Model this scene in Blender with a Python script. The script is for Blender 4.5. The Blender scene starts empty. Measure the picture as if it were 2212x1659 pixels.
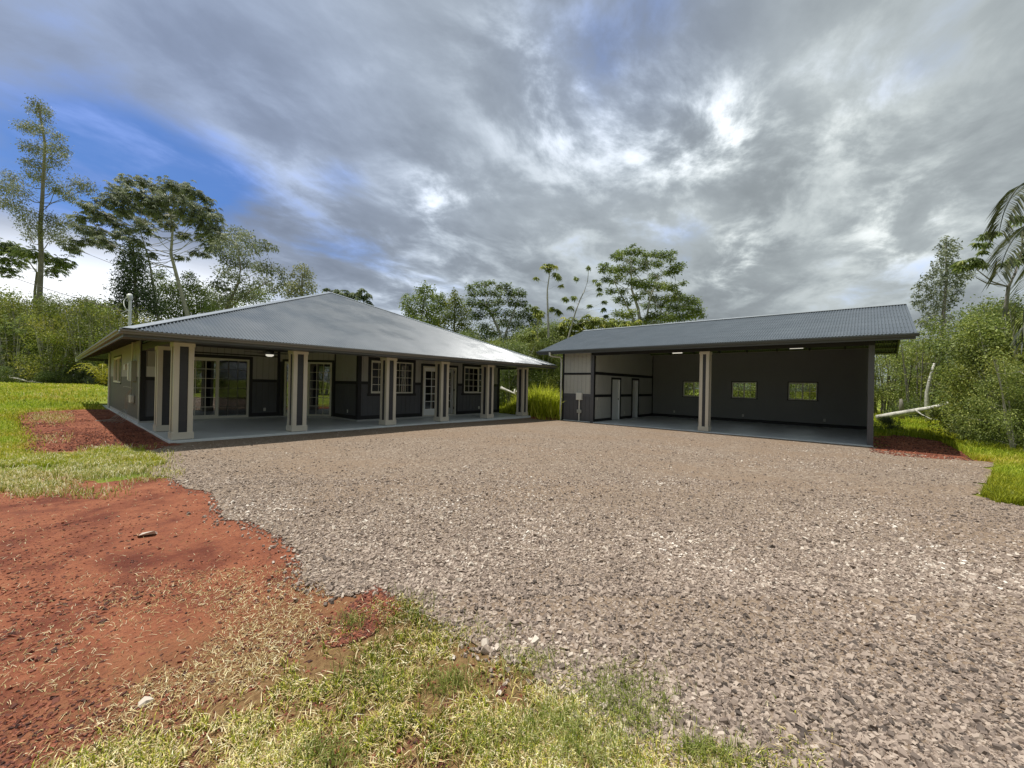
import bpy, bmesh, math, random
import numpy as np
from mathutils import Vector, Matrix
from mathutils.geometry import delaunay_2d_cdt
R = math.radians
random.seed(7)
rng = np.random.default_rng(11)
scene = bpy.context.scene
COL = scene.collection

# ------------------------------------------------------------------ camera
EYE = np.array([0.0, 0.0, 1.422])
FWD = np.array([0.7537, 0.6572, 0.0028]); RT = np.array([0.6571, -0.7536, 0.0203]); UP = np.array([-0.0154, 0.0135, 0.9998])
FPX = 1590.95 / 1.8228          # focal length in pixels of a 2212 wide picture
cam_d = bpy.data.cameras.new('camera'); cam = bpy.data.objects.new('camera', cam_d); COL.objects.link(cam)
cam_d.sensor_width = 36; cam_d.lens = 36 * 1590.95 / 4032
cam_d.clip_start = 0.05; cam_d.clip_end = 3000
M = Matrix(((RT[0], UP[0], -FWD[0], 0), (RT[1], UP[1], -FWD[1], 0), (RT[2], UP[2], -FWD[2], 1.422), (0, 0, 0, 1)))
cam.matrix_world = M
scene.camera = cam

# ------------------------------------------------------------------ sky, sun, exposure
SUN_TO = Vector((-0.10, 0.27, 1.0)).normalized()
sun_el = math.asin(SUN_TO.z); sun_az = math.atan2(SUN_TO.x, SUN_TO.y)
scene.view_settings.view_transform = 'Standard'; scene.view_settings.look = 'None'
scene.view_settings.exposure = 0.50; scene.view_settings.gamma = 1.0
world = bpy.data.worlds.new('World'); scene.world = world; world.use_nodes = True

def ray(x, y):
    return FWD + RT * ((x - 1106) / FPX) + UP * ((829.5 - y) / FPX)

def gnd(x, y, z=-0.06):
    r = ray(x, y); t = (z - EYE[2]) / r[2]
    return (EYE[0] + r[0] * t, EYE[1] + r[1] * t)

def at(x, y, depth):
    return EYE + ray(x, y) * depth

class NT:
    """small helper around a node tree"""
    def __init__(s, nt): s.nt = nt; s.n = nt.nodes; s.l = nt.links
    def node(s, typ, **kw):
        n = s.n.new(typ)
        for k, v in kw.items():
            if k.startswith('i_'):
                key = k[2:]; n.inputs[int(key) if key.isdigit() else key.replace('_', ' ')].default_value = v
            else: setattr(n, k, v)
        return n
    def math(s, op, a, b=None, clamp=False):
        n = s.n.new('ShaderNodeMath'); n.operation = op; n.use_clamp = clamp
        for i, v in enumerate((a, b)):
            if v is None: continue
            if isinstance(v, (int, float)): n.inputs[i].default_value = v
            else: s.l.new(v, n.inputs[i])
        return n.outputs[0]
    def vmath(s, op, a, b=None, out=0):
        n = s.n.new('ShaderNodeVectorMath'); n.operation = op
        for i, v in enumerate((a, b)):
            if v is None: continue
            if isinstance(v, (tuple, list, Vector)): n.inputs[i].default_value = v
            else: s.l.new(v, n.inputs[i])
        return n.outputs[out]
    def mix(s, f, a, b, blend='MIX'):
        n = s.n.new('ShaderNodeMix'); n.data_type = 'RGBA'; n.blend_type = blend
        for i, v in ((0, f), (6, a), (7, b)):
            if isinstance(v, (int, float)): n.inputs[i].default_value = v
            elif isinstance(v, (tuple, list)): n.inputs[i].default_value = tuple(v) + ((1,) if len(v) == 3 else ())
            else: s.l.new(v, n.inputs[i])
        return n.outputs[2]
    def ramp(s, f, stops, interp='LINEAR'):
        n = s.n.new('ShaderNodeValToRGB'); cr = n.color_ramp; cr.interpolation = interp
        while len(cr.elements) < len(stops): cr.elements.new(0.5)
        for e, (p, c) in zip(cr.elements, stops):
            e.position = p; e.color = (c, c, c, 1) if isinstance(c, (int, float)) else tuple(c) + (1,)
        s.l.new(f, n.inputs[0]); return n.outputs[0]
    def noise(s, vec, scale, detail=4, rough=0.5, dist=0.0, out='Fac', typ=None):
        n = s.n.new('ShaderNodeTexNoise'); n.inputs['Scale'].default_value = scale
        n.inputs['Detail'].default_value = detail; n.inputs['Roughness'].default_value = rough
        n.inputs['Distortion'].default_value = dist
        if vec is not None: s.l.new(vec, n.inputs['Vector'])
        return n.outputs[out]
    def mapr(s, v, a, b, c=0.0, d=1.0, smooth=True):
        n = s.n.new('ShaderNodeMapRange'); n.interpolation_type = 'SMOOTHSTEP' if smooth else 'LINEAR'
        n.clamp = True if hasattr(n, 'clamp') else None
        for i, q in ((1, a), (2, b), (3, c), (4, d)): n.inputs[i].default_value = q
        s.l.new(v, n.inputs[0]); return n.outputs[0]

SKY_OFF = (3.1, 1.7, 0)
def build_world():
    t = NT(world.node_tree); t.n.clear()
    sky = t.node('ShaderNodeTexSky'); sky.sky_type = 'NISHITA'; sky.sun_disc = False
    sky.sun_elevation = sun_el; sky.sun_rotation = sun_az; sky.air_density = 1.0; sky.dust_density = 0.6; sky.ozone_density = 2.0
    skyc = t.vmath('MULTIPLY', sky.outputs[0], (0.036, 0.056, 0.088))
    tc = t.node('ShaderNodeTexCoord').outputs['Generated']
    d = t.vmath('NORMALIZE', tc)
    sep = t.node('ShaderNodeSeparateXYZ'); t.l.new(d, sep.inputs[0])
    z = t.math('MAXIMUM', sep.outputs[2], 0.0)
    zz = t.math('ADD', z, 0.16)
    px = t.math('DIVIDE', sep.outputs[0], zz); py = t.math('DIVIDE', sep.outputs[1], zz)
    comb = t.node('ShaderNodeCombineXYZ'); t.l.new(px, comb.inputs[0]); t.l.new(py, comb.inputs[1])
    def mapped(sx, sy, loc):
        mp = t.node('ShaderNodeMapping'); t.l.new(comb.outputs[0], mp.inputs[0])
        # rotate the flow direction of the cloud streets onto x, then stretch along it
        mp.inputs['Rotation'].default_value = (0, 0, -math.atan2(0.50, 0.87)); mp.inputs['Scale'].default_value = (sx, sy, 1.0); mp.inputs['Location'].default_value = loc
        return mp.outputs[0]
    P = mapped(.62, 1.0, SKY_OFF)
    big = t.noise(P, 0.85, 2, 0.45, 0.0)
    med = t.noise(P, 1.9, 5, 0.50, 0.12)
    fine = t.noise(mapped(.75, 1.0, (7.3, 2.2, 0)), 3.4, 8, 0.60, 0.25)
    def lobe(x, y, sx, pw=1.0):
        v = Vector(ray(x, y)).normalized()
        dv = t.vmath('SUBTRACT', d, tuple(v)); dd = t.vmath('LENGTH', dv, out=1)
        q = t.math('DIVIDE', dd, R(sx)); q = t.math('MULTIPLY', q, q)
        q = t.math('EXPONENT', t.math('MULTIPLY', q, -1.4)); return t.math('MULTIPLY', q, pw)
    def add(lst):
        o = lst[0]
        for q in lst[1:]: o = t.math('ADD', o, q)
        return o
    # openings of blue between the clouds
    blue = add([lobe(0, 370, 9, .34), lobe(250, 360, 6, .42), lobe(390, 385, 6, .60), lobe(500, 425, 5, .60), lobe(130, 440, 7, .34), lobe(330, 430, 7, .25), lobe(640, 500, 5, .40), lobe(740, 365, 4.5, .42),
                lobe(790, 540, 5, .36), lobe(1440, 0, 8, .58), lobe(1300, 110, 7, .46), lobe(1180, 20, 6, .2), lobe(60, 150, 10, .22), lobe(250, 190, 7, .22), lobe(700, 560, 4, .3)])
    bl = t.math('ADD', blue, t.math('MULTIPLY', t.math('SUBTRACT', med, 0.5), 2.2))
    bl = t.math('ADD', bl, t.math('MULTIPLY', t.math('SUBTRACT', fine, 0.5), 1.5))
    bluem = t.mapr(bl, 0.20, 0.92, 0, .9)
    sh = t.math('ADD', t.math('MULTIPLY', big, 0.36), t.math('MULTIPLY', med, 0.46))
    sh = t.math('ADD', t.math('ADD', sh, -0.03), t.math('MULTIPLY', fine, 0.32))
    glow = add([lobe(1590, 290, 6, .10), lobe(1430, 290, 8, .08), lobe(1240, 260, 8, .08), lobe(1130, 140, 7, .08), lobe(935, 430, 5, .09), lobe(1960, 490, 6, .09),
                lobe(1600, 560, 5, .11), lobe(900, 640, 9, .07), lobe(1850, 250, 8, .05), lobe(640, 450, 11, .05), lobe(1050, 560, 10, .03), lobe(1400, 330, 22, .035)])
    gl = t.math('MULTIPLY', glow, t.mapr(fine, 0.42, 0.66, 0.1, 2.3))
    sh2 = t.math('ADD', sh, gl)
    cl = t.ramp(sh2, [(0.38, (.165, .186, .198)), (0.50, (.225, .252, .266)), (0.58, (.30, .334, .346)), (0.66, (.42, .46, .465)), (0.77, (.66, .70, .695)), (0.90, (.95, .96, .93))])
    veil = t.math('MULTIPLY', add([lobe(200, 200, 40, 1.0), lobe(1350, 60, 14, .6)]), 0.9, clamp=True)
    cl = t.mix(veil, cl, t.mix(1.0, cl, (.80, .90, 1.28), 'MULTIPLY'))
    skyc = t.mix(t.mapr(fine, .40, .66, 0, .55), skyc, t.mix(1.0, cl, (.72, .88, 1.35), 'MULTIPLY'))
    col = t.mix(bluem, cl, skyc)
    low = t.math('MULTIPLY', add([lobe(300, 600, 9, 1.0), lobe(90, 620, 10, .9), lobe(430, 600, 8, .8)]), 1.0, clamp=True)
    low = t.math('MULTIPLY', low, t.mapr(sep.outputs[2], 0.27, 0.14, 0, 1))
    col = t.mix(t.math('MULTIPLY', low, 0.9, clamp=True), col, (.95, .97, 1.0))
    bg = t.node('ShaderNodeBackground'); bg.inputs[1].default_value = 1.0
    t.l.new(col, bg.inputs[0])
    o = t.node('ShaderNodeOutputWorld'); t.l.new(bg.outputs[0], o.inputs[0])
build_world()
world.cycles.sampling_method = 'MANUAL'; world.cycles.sample_map_resolution = 512

sl = bpy.data.lights.new('sun', 'SUN'); sl.energy = 3.4; sl.angle = R(0.7); sl.color = (1.0, 0.955, 0.88)
so = bpy.data.objects.new('sun', sl); COL.objects.link(so)
so.rotation_euler = (-SUN_TO).to_track_quat('-Z', 'Y').to_euler(); so.location = (0, 0, 60)

# ------------------------------------------------------------------ materials
MATS = {}
def mat(name, base, rough=0.6, metal=0.0, spec=0.5, nscale=0, namp=0.0, bump=0.0, bscale=60, coat=0.0, emit=None):
    m = bpy.data.materials.new(name); m.use_nodes = True
    t = NT(m.node_tree); b = t.n['Principled BSDF']
    b.inputs['Base Color'].default_value = tuple(base) + (1,)
    b.inputs['Roughness'].default_value = rough; b.inputs['Metallic'].default_value = metal
    b.inputs['Specular IOR Level'].default_value = spec
    if coat: b.inputs['Coat Weight'].default_value = coat
    tc = t.node('ShaderNodeTexCoord').outputs['Object']
    if namp:
        f = t.noise(tc, nscale or 3.0, 5, 0.6)
        f2 = t.noise(tc, (nscale or 3.0) * 7, 3, 0.6)
        f = t.math('ADD', t.math('MULTIPLY', f, 0.65), t.math('MULTIPLY', f2, 0.35))
        c = t.ramp(f, [(0.3, tuple(q * (1 - namp) for q in base)), (0.7, tuple(min(1, q * (1 + namp)) for q in base))])
        t.l.new(c, b.inputs['Base Color'])
    if bump:
        bn = t.node('ShaderNodeBump'); bn.inputs['Strength'].default_value = bump; bn.inputs['Distance'].default_value = 0.01
        t.l.new(t.noise(tc, bscale, 4, 0.6), bn.inputs['Height']); t.l.new(bn.outputs[0], b.inputs['Normal'])
    if emit:
        b.inputs['Emission Color'].default_value = tuple(emit[:3]) + (1,); b.inputs['Emission Strength'].default_value = emit[3]
    MATS[name] = m
    return m
M_TRIM = mat('beige_trim_paint', (.62, .575, .50), .42, nscale=2.0, namp=.05, bump=.10, bscale=90)
M_BLACK = mat('black_trim_paint', (.012, .012, .015), .55, bump=.15, bscale=60)
M_CHAR = mat('charcoal_siding', (.098, .102, .116), .6, nscale=1.5, namp=.10, bump=.35, bscale=45)
M_GREY = mat('grey_siding', (.48, .48, .455), .65, nscale=1.2, namp=.06, bump=.35, bscale=45)
M_GREYH = mat('house_grey_siding', (.42, .415, .405), .65, nscale=1.2, namp=.06, bump=.35, bscale=45)
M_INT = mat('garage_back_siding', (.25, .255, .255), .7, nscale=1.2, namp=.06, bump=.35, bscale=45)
M_COREP = mat('pillar_charcoal', (.040, .042, .052), .6, nscale=4, namp=.12, bump=.25, bscale=50)
M_SLAB = mat('concrete_slab', (.66, .70, .72), .38, nscale=.6, namp=.10, bump=.06, bscale=40)
M_CURB = mat('concrete_curb', (.46, .46, .45), .7, nscale=2, namp=.08)
M_WHITE = mat('white_vinyl', (.74, .72, .64), .4)
M_DOOR = mat('white_door_paint', (.84, .86, .87), .45)
M_FASC = mat('fascia_grey', (.085, .092, .098), .45, nscale=2, namp=.06)
M_GUTT = mat('gutter_grey', (.17, .165, .155), .42, nscale=2, namp=.06)
M_GUTG = mat('garage_gutter', (.075, .085, .088), .42, nscale=2, namp=.06)
M_WOOD = mat('dark_rafter', (.075, .07, .062), .7, nscale=3, namp=.15)
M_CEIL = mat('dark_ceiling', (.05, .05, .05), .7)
M_PVC = mat('white_pvc', (.72, .73, .70), .4)
M_BOXG = mat('grey_enclosure', (.36, .38, .36), .45)
M_SCREEN = None
M_DARKIN = mat('dark_interior', (.06, .058, .055), .8)
M_LAMP = mat('lamp_tube', (.8, .78, .7), .4, emit=(1, .95, .82, .45))
M_LEAFMISC = None

def roof_mat():
    m = mat('corrugated_roof', (.088, .108, .128), .36, metal=0.0, spec=0.4, nscale=.5, namp=.10)
    t = NT(m.node_tree); b = t.n['Principled BSDF']; b.inputs['Metallic'].default_value = 0.08
    tc = t.node('ShaderNodeTexCoord').outputs['Object']; mp = t.node('ShaderNodeMapping'); mp.inputs['Scale'].default_value = (1, 1, .15); t.l.new(tc, mp.inputs[0])
    old = b.inputs['Base Color'].links[0].from_socket
    f = t.noise(mp.outputs[0], 1.4, 6, .7); t.l.new(t.mix(t.mapr(f, .35, .7, 0, .5), old, (.125, .145, .168)), b.inputs['Base Color'])
    t.l.new(t.mapr(t.noise(tc, .9, 5, .6), .3, .7, .30, .46), b.inputs['Roughness'])
    return m
M_ROOF = roof_mat()
M_CAP = mat('roof_cap', (.42, .45, .47), .30, metal=.5, spec=.6, nscale=.7, namp=.06)

def glass_mat(name, tint=(.75, .80, .78), refl=1.0):
    m = bpy.data.materials.new(name); m.use_nodes = True; t = NT(m.node_tree); t.n.clear()
    tr = t.node('ShaderNodeBsdfTransparent'); tr.inputs[0].default_value = tuple(tint) + (1,)
    gl = t.node('ShaderNodeBsdfGlossy'); gl.inputs['Roughness'].default_value = 0.015
    tc = t.node('ShaderNodeTexCoord').outputs['Object']
    bn = t.node('ShaderNodeBump'); bn.inputs['Strength'].default_value = .02; bn.inputs['Distance'].default_value = .05
    t.l.new(t.noise(tc, 1.2, 2), bn.inputs['Height']); t.l.new(bn.outputs[0], gl.inputs['Normal'])
    fr = t.node('ShaderNodeFresnel'); fr.inputs[0].default_value = 1.52
    f = t.math('MULTIPLY', fr.outputs[0], 2.0 * refl, clamp=True)
    mx = t.node('ShaderNodeMixShader'); t.l.new(f, mx.inputs[0]); t.l.new(tr.outputs[0], mx.inputs[1]); t.l.new(gl.outputs[0], mx.inputs[2])
    o = t.node('ShaderNodeOutputMaterial'); t.l.new(mx.outputs[0], o.inputs[0])
    return m
M_GLASS = glass_mat('window_glass')
M_GLASSG = glass_mat('garage_glass', (.93, .95, .93), .5)
M_GLASSD = glass_mat('door_glass_reflective', (.35, .38, .36), 3.2)
def screen_mat():
    m = bpy.data.materials.new('insect_screen'); m.use_nodes = True; t = NT(m.node_tree); t.n.clear()
    tr = t.node('ShaderNodeBsdfTransparent'); df = t.node('ShaderNodeBsdfDiffuse'); df.inputs[0].default_value = (.05, .05, .05, 1)
    mx = t.node('ShaderNodeMixShader'); mx.inputs[0].default_value = .35
    t.l.new(tr.outputs[0], mx.inputs[1]); t.l.new(df.outputs[0], mx.inputs[2])
    o = t.node('ShaderNodeOutputMaterial'); t.l.new(mx.outputs[0], o.inputs[0]); return m
M_SCREEN = screen_mat()

def attr_mat(name, stops, rough=0.6, transl=0.0, bump=0.0, spec=0.3, tint_noise=None, objvar=False):
    """colour picked per blade / leaf / stone by its own random number"""
    m = bpy.data.materials.new(name); m.use_nodes = True; t = NT(m.node_tree); b = t.n['Principled BSDF']
    a = t.node('ShaderNodeAttribute'); a.attribute_name = 'rnd'
    c = t.ramp(a.outputs['Fac'], stops)
    if objvar:
        oi = t.node('ShaderNodeObjectInfo'); c = t.mix(1.0, c, t.ramp(oi.outputs['Random'], [(0, (.68, .72, .75)), (.5, (1, 1, 1)), (1, (1.30, 1.18, .92))]), 'MULTIPLY')
    if tint_noise:
        tc = t.node('ShaderNodeTexCoord').outputs['Object']
        f = t.noise(tc, tint_noise[0], 3, .6)
        c = t.mix(t.mapr(f, .35, .65), c, t.mix(1.0, c, tint_noise[1], 'MULTIPLY'))
    t.l.new(c, b.inputs['Base Color']); b.inputs['Roughness'].default_value = rough; b.inputs['Specular IOR Level'].default_value = spec
    if bump:
        tc = t.node('ShaderNodeTexCoord').outputs['Object']; bn = t.node('ShaderNodeBump')
        bn.inputs['Strength'].default_value = bump; bn.inputs['Distance'].default_value = .004
        t.l.new(t.noise(tc, 140, 4, .6), bn.inputs['Height']); t.l.new(bn.outputs[0], b.inputs['Normal'])
    if transl:
        tl = t.node('ShaderNodeBsdfTranslucent'); t.l.new(c, tl.inputs[0])
        mx = t.node('ShaderNodeMixShader'); mx.inputs[0].default_value = transl
        o = t.n['Material Output']; t.l.new(b.outputs[0], mx.inputs[1]); t.l.new(tl.outputs[0], mx.inputs[2]); t.l.new(mx.outputs[0], o.inputs[0])
    return m

# ------------------------------------------------------------------ mesh helpers
def np_mesh(name, V, quads=None, tris=None, rq=None, rt=None, material=None, smooth=False):
    me = bpy.data.meshes.new(name); V = np.asarray(V, dtype=np.float32)
    nq = 0 if quads is None else len(quads); nt_ = 0 if tris is None else len(tris)
    me.vertices.add(len(V)); me.vertices.foreach_set('co', V.ravel())
    me.loops.add(nq * 4 + nt_ * 3); me.polygons.add(nq + nt_)
    L = []
    if nq: L.append(np.asarray(quads).ravel())
    if nt_: L.append(np.asarray(tris).ravel())
    me.loops.foreach_set('vertex_index', np.concatenate(L).astype(np.int32))
    starts = np.concatenate([np.arange(nq) * 4, nq * 4 + np.arange(nt_) * 3]).astype(np.int32)
    me.polygons.foreach_set('loop_start', starts)
    me.polygons.foreach_set('use_smooth', np.full(nq + nt_, bool(smooth)))
    me.update(calc_edges=True); me.validate()
    r = [x for x in (rq, rt) if x is not None]
    if r:
        a = me.attributes.new('rnd', 'FLOAT', 'FACE'); r = np.concatenate(r).astype(np.float32)
        if len(r) == len(me.polygons): a.data.foreach_set('value', r)
    if material: me.materials.append(material)
    return me

def link(name, me, parent=None, loc=None):
    o = bpy.data.objects.new(name, me); COL.objects.link(o)
    if parent: o.parent = parent
    if loc is not None: o.location = loc
    return o

def tag(o, label=None, cat=None, group=None, kind=None):
    for k, v in (('label', label), ('category', cat), ('group', group), ('kind', kind)):
        if v: o[k] = v
    return o

def empty(name, loc, label=None, cat=None, group=None):
    o = bpy.data.objects.new(name, None); COL.objects.link(o); o.location = loc; o.empty_display_size = .2
    return tag(o, label, cat, group)

class MB:
    """collects boxes, tubes and prisms in world coordinates, builds ONE mesh"""
    def __init__(s): s.v = []; s.f = []
    def box(s, x0, x1, y0, y1, z0, z1):
        if x0 > x1: x0, x1 = x1, x0
        if y0 > y1: y0, y1 = y1, y0
        if z0 > z1: z0, z1 = z1, z0
        n = len(s.v)
        s.v += [(x, y, z) for z in (z0, z1) for x, y in ((x0, y0), (x1, y0), (x1, y1), (x0, y1))]
        s.f += [tuple(n + i for i in q) for q in ((3, 2, 1, 0), (4, 5, 6, 7), (0, 1, 5, 4), (1, 2, 6, 5), (2, 3, 7, 6), (3, 0, 4, 7))]
        return s
    def obox(s, p, ax, a0, a1, d0, d1, z0, z1):
        """box in a wall frame: p origin (x,y), ax unit vector along the wall, d outward to its right"""
        nx, ny = ax[1], -ax[0]; n = len(s.v)
        for z in (z0, z1):
            for a, d in ((a0, d0), (a1, d0), (a1, d1), (a0, d1)):
                s.v.append((p[0] + ax[0] * a + nx * d, p[1] + ax[1] * a + ny * d, z))
        s.f += [tuple(n + i for i in q) for q in ((0, 1, 2, 3), (7, 6, 5, 4), (4, 5, 1, 0), (5, 6, 2, 1), (6, 7, 3, 2), (7, 4, 0, 3))]
        return s
    def tube(s, pts, r, seg=6, cap=True):
        pts = [Vector(p) for p in pts]; rs = r if isinstance(r, (list, tuple)) else [r] * len(pts)
        n0 = len(s.v); up = Vector((0, 0, 1))
        for i, p in enumerate(pts):
            t = (pts[min(i + 1, len(pts) - 1)] - pts[max(i - 1, 0)]).normalized()
            a = t.cross(up) if abs(t.z) < .95 else t.cross(Vector((1, 0, 0))); a.normalize(); b = t.cross(a)
            for k in range(seg):
                an = 2 * math.pi * k / seg; q = p + (a * math.cos(an) + b * math.sin(an)) * rs[i]; s.v.append(tuple(q))
        for i in range(len(pts) - 1):
            for k in range(seg):
                k2 = (k + 1) % seg
                s.f.append((n0 + i * seg + k, n0 + i * seg + k2, n0 + (i + 1) * seg + k2, n0 + (i + 1) * seg + k))
        if cap:
            s.f.append(tuple(n0 + k for k in range(seg)))
            s.f.append(tuple(n0 + (len(pts) - 1) * seg + k for k in reversed(range(seg))))
        return s
    def poly(s, pts):
        n = len(s.v); s.v += [tuple(p) for p in pts]; s.f.append(tuple(range(n, n + len(pts)))); return s
    def prism(s, pts, dz):
        """extrude polygon (3D points) by vector dz"""
        n = len(s.v); k = len(pts); s.v += [tuple(p) for p in pts] + [tuple(Vector(p) + Vector(dz)) for p in pts]
        s.f.append(tuple(range(n, n + k))); s.f.append(tuple(reversed(range(n + k, n + 2 * k))))
        for i in range(k): j = (i + 1) % k; s.f.append((n + j, n + i, n + k + i, n + k + j))
        return s
    def build(s, name, m, parent=None, bevel=0, smooth=False, base=None, label=None):
        me = bpy.data.meshes.new(name); off = Vector(base) if base is not None else Vector((0, 0, 0))
        me.from_pydata([tuple(Vector(v) - off) for v in s.v], [], s.f); me.update()
        if smooth:
            for p in me.polygons: p.use_smooth = True
        me.materials.append(m); bm = bmesh.new(); bm.from_mesh(me); bmesh.ops.recalc_face_normals(bm, faces=bm.faces); bm.to_mesh(me); bm.free()
        o = link(name, me, parent); o.location = off
        if parent is not None: o.location = off - world_loc(parent)
        if bevel:
            b = o.modifiers.new('bevel', 'BEVEL'); b.width = bevel; b.segments = 2; b.limit_method = 'ANGLE'
        if label: o['label'] = label
        return o

def world_loc(o):
    p = Vector(o.location)
    while o.parent: o = o.parent; p = p + Vector(o.location)
    return p

def vnoise(x, y, seed=0):
    """smooth value noise, numpy"""
    x = np.asarray(x, float); y = np.asarray(y, float)
    xi = np.floor(x).astype(np.int64); yi = np.floor(y).astype(np.int64); fx = x - xi; fy = y - yi
    fx = fx * fx * (3 - 2 * fx); fy = fy * fy * (3 - 2 * fy)
    def h(a, b):
        n = (a * 374761393 + b * 668265263 + seed * 1274126177) & 0x7fffffff
        n = ((n ^ (n >> 13)) * 1274126177) & 0x7fffffff
        return ((n ^ (n >> 16)) & 0xffff) / 65535.0
    return (h(xi, yi) * (1 - fx) + h(xi + 1, yi) * fx) * (1 - fy) + (h(xi, yi + 1) * (1 - fx) + h(xi + 1, yi + 1) * fx) * fy
def fbm(x, y, seed=0, o=3):
    v = 0; a = .5; s = 0
    for i in range(o): v = v + a * vnoise(x * 2 ** i, y * 2 ** i, seed + i); s += a; a *= .5
    return v / s

def sstep(a, b, x):
    t = np.clip((np.asarray(x, float) - a) / (b - a), 0, 1); return t * t * (3 - 2 * t)

def gz(x, y):
    """height of the ground"""
    x = np.asarray(x, float); y = np.asarray(y, float)
    z = -0.06 - 0.085 * sstep(8, 15, x) * (1 - sstep(10.5, 13, y))
    z = z + 0.75 * sstep(27, 37, y) * (1 - sstep(6, 14, x))
    z = z + 0.02 * (fbm(x * .35, y * .35, 5) - .5) * (np.hypot(x, y) < 60)
    return z

# ------------------------------------------------------------------ ground
def gpoly(pts): return [gnd(*p) for p in pts]
def jitter_poly(P, step=0.10, amp=0.05, seed=1, hard=()):
    out = []
    for i in range(len(P)):
        a = np.array(P[i]); b = np.array(P[(i + 1) % len(P)]); L = np.hypot(*(b - a))
        n = max(1, int(L / step)) if (i not in hard) else max(1, int(L / 1.0))
        nrm = np.array([-(b - a)[1], (b - a)[0]]) / max(L, 1e-6)
        for k in range(n):
            q = a + (b - a) * k / n
            if i not in hard:
                am = amp if q[0] < 8 else amp * 3.5; q = q + nrm * am * 2 * (fbm(q[0] * 3.1, q[1] * 3.1, seed) - .5) + nrm * amp * (vnoise(q[0] * 11, q[1] * 11, seed + 3) - .5)
            out.append((float(q[0]), float(q[1])))
    return out
def inside(P, x, y):
    P = np.array(P); x = np.asarray(x); y = np.asarray(y); c = np.zeros(x.shape, bool); j = len(P) - 1
    for i in range(len(P)):
        xi, yi = P[i]; xj, yj = P[j]
        hit = ((yi > y) != (yj > y)) & (x < (xj - xi) * (y - yi) / ((yj - yi) if yj != yi else 1e-9) + xi)
        c ^= hit; j = i
    return c
def sheet(name, P, zoff, m, grid=0.6, crown=0.0):
    P = [tuple(p) for p in P]; A = np.array(P)
    gx = np.arange(A[:, 0].min(), A[:, 0].max(), grid); gy = np.arange(A[:, 1].min(), A[:, 1].max(), grid)
    X, Y = np.meshgrid(gx, gy); X = X.ravel() + grid * .31; Y = Y.ravel() + grid * .27
    k = inside(P, X, Y); pts = [Vector(p) for p in P] + [Vector((float(a), float(b))) for a, b in zip(X[k], Y[k])]
    n = len(P)
    v, e, f, *_ = delaunay_2d_cdt(pts, [], [list(range(n))], 1, 1e-5)
    V = np.array([[p.x, p.y] for p in v]); Z = gz(V[:, 0], V[:, 1]) + zoff
    if crown: Z = Z + crown * (fbm(V[:, 0] * 1.3, V[:, 1] * 1.3, 9) - .3)
    me = bpy.data.meshes.new(name); me.from_pydata(np.column_stack([V, Z]).tolist(), [], [tuple(q) for q in f]); me.update()
    for p in me.polygons: p.use_smooth = True
    bm = bmesh.new(); bm.from_mesh(me)
    for q in bm.faces:
        if q.normal.z < 0: q.normal_flip()
    bm.to_mesh(me); bm.free()
    me.materials.append(m); o = link(name, me); return tag(o, kind='structure')

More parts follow.
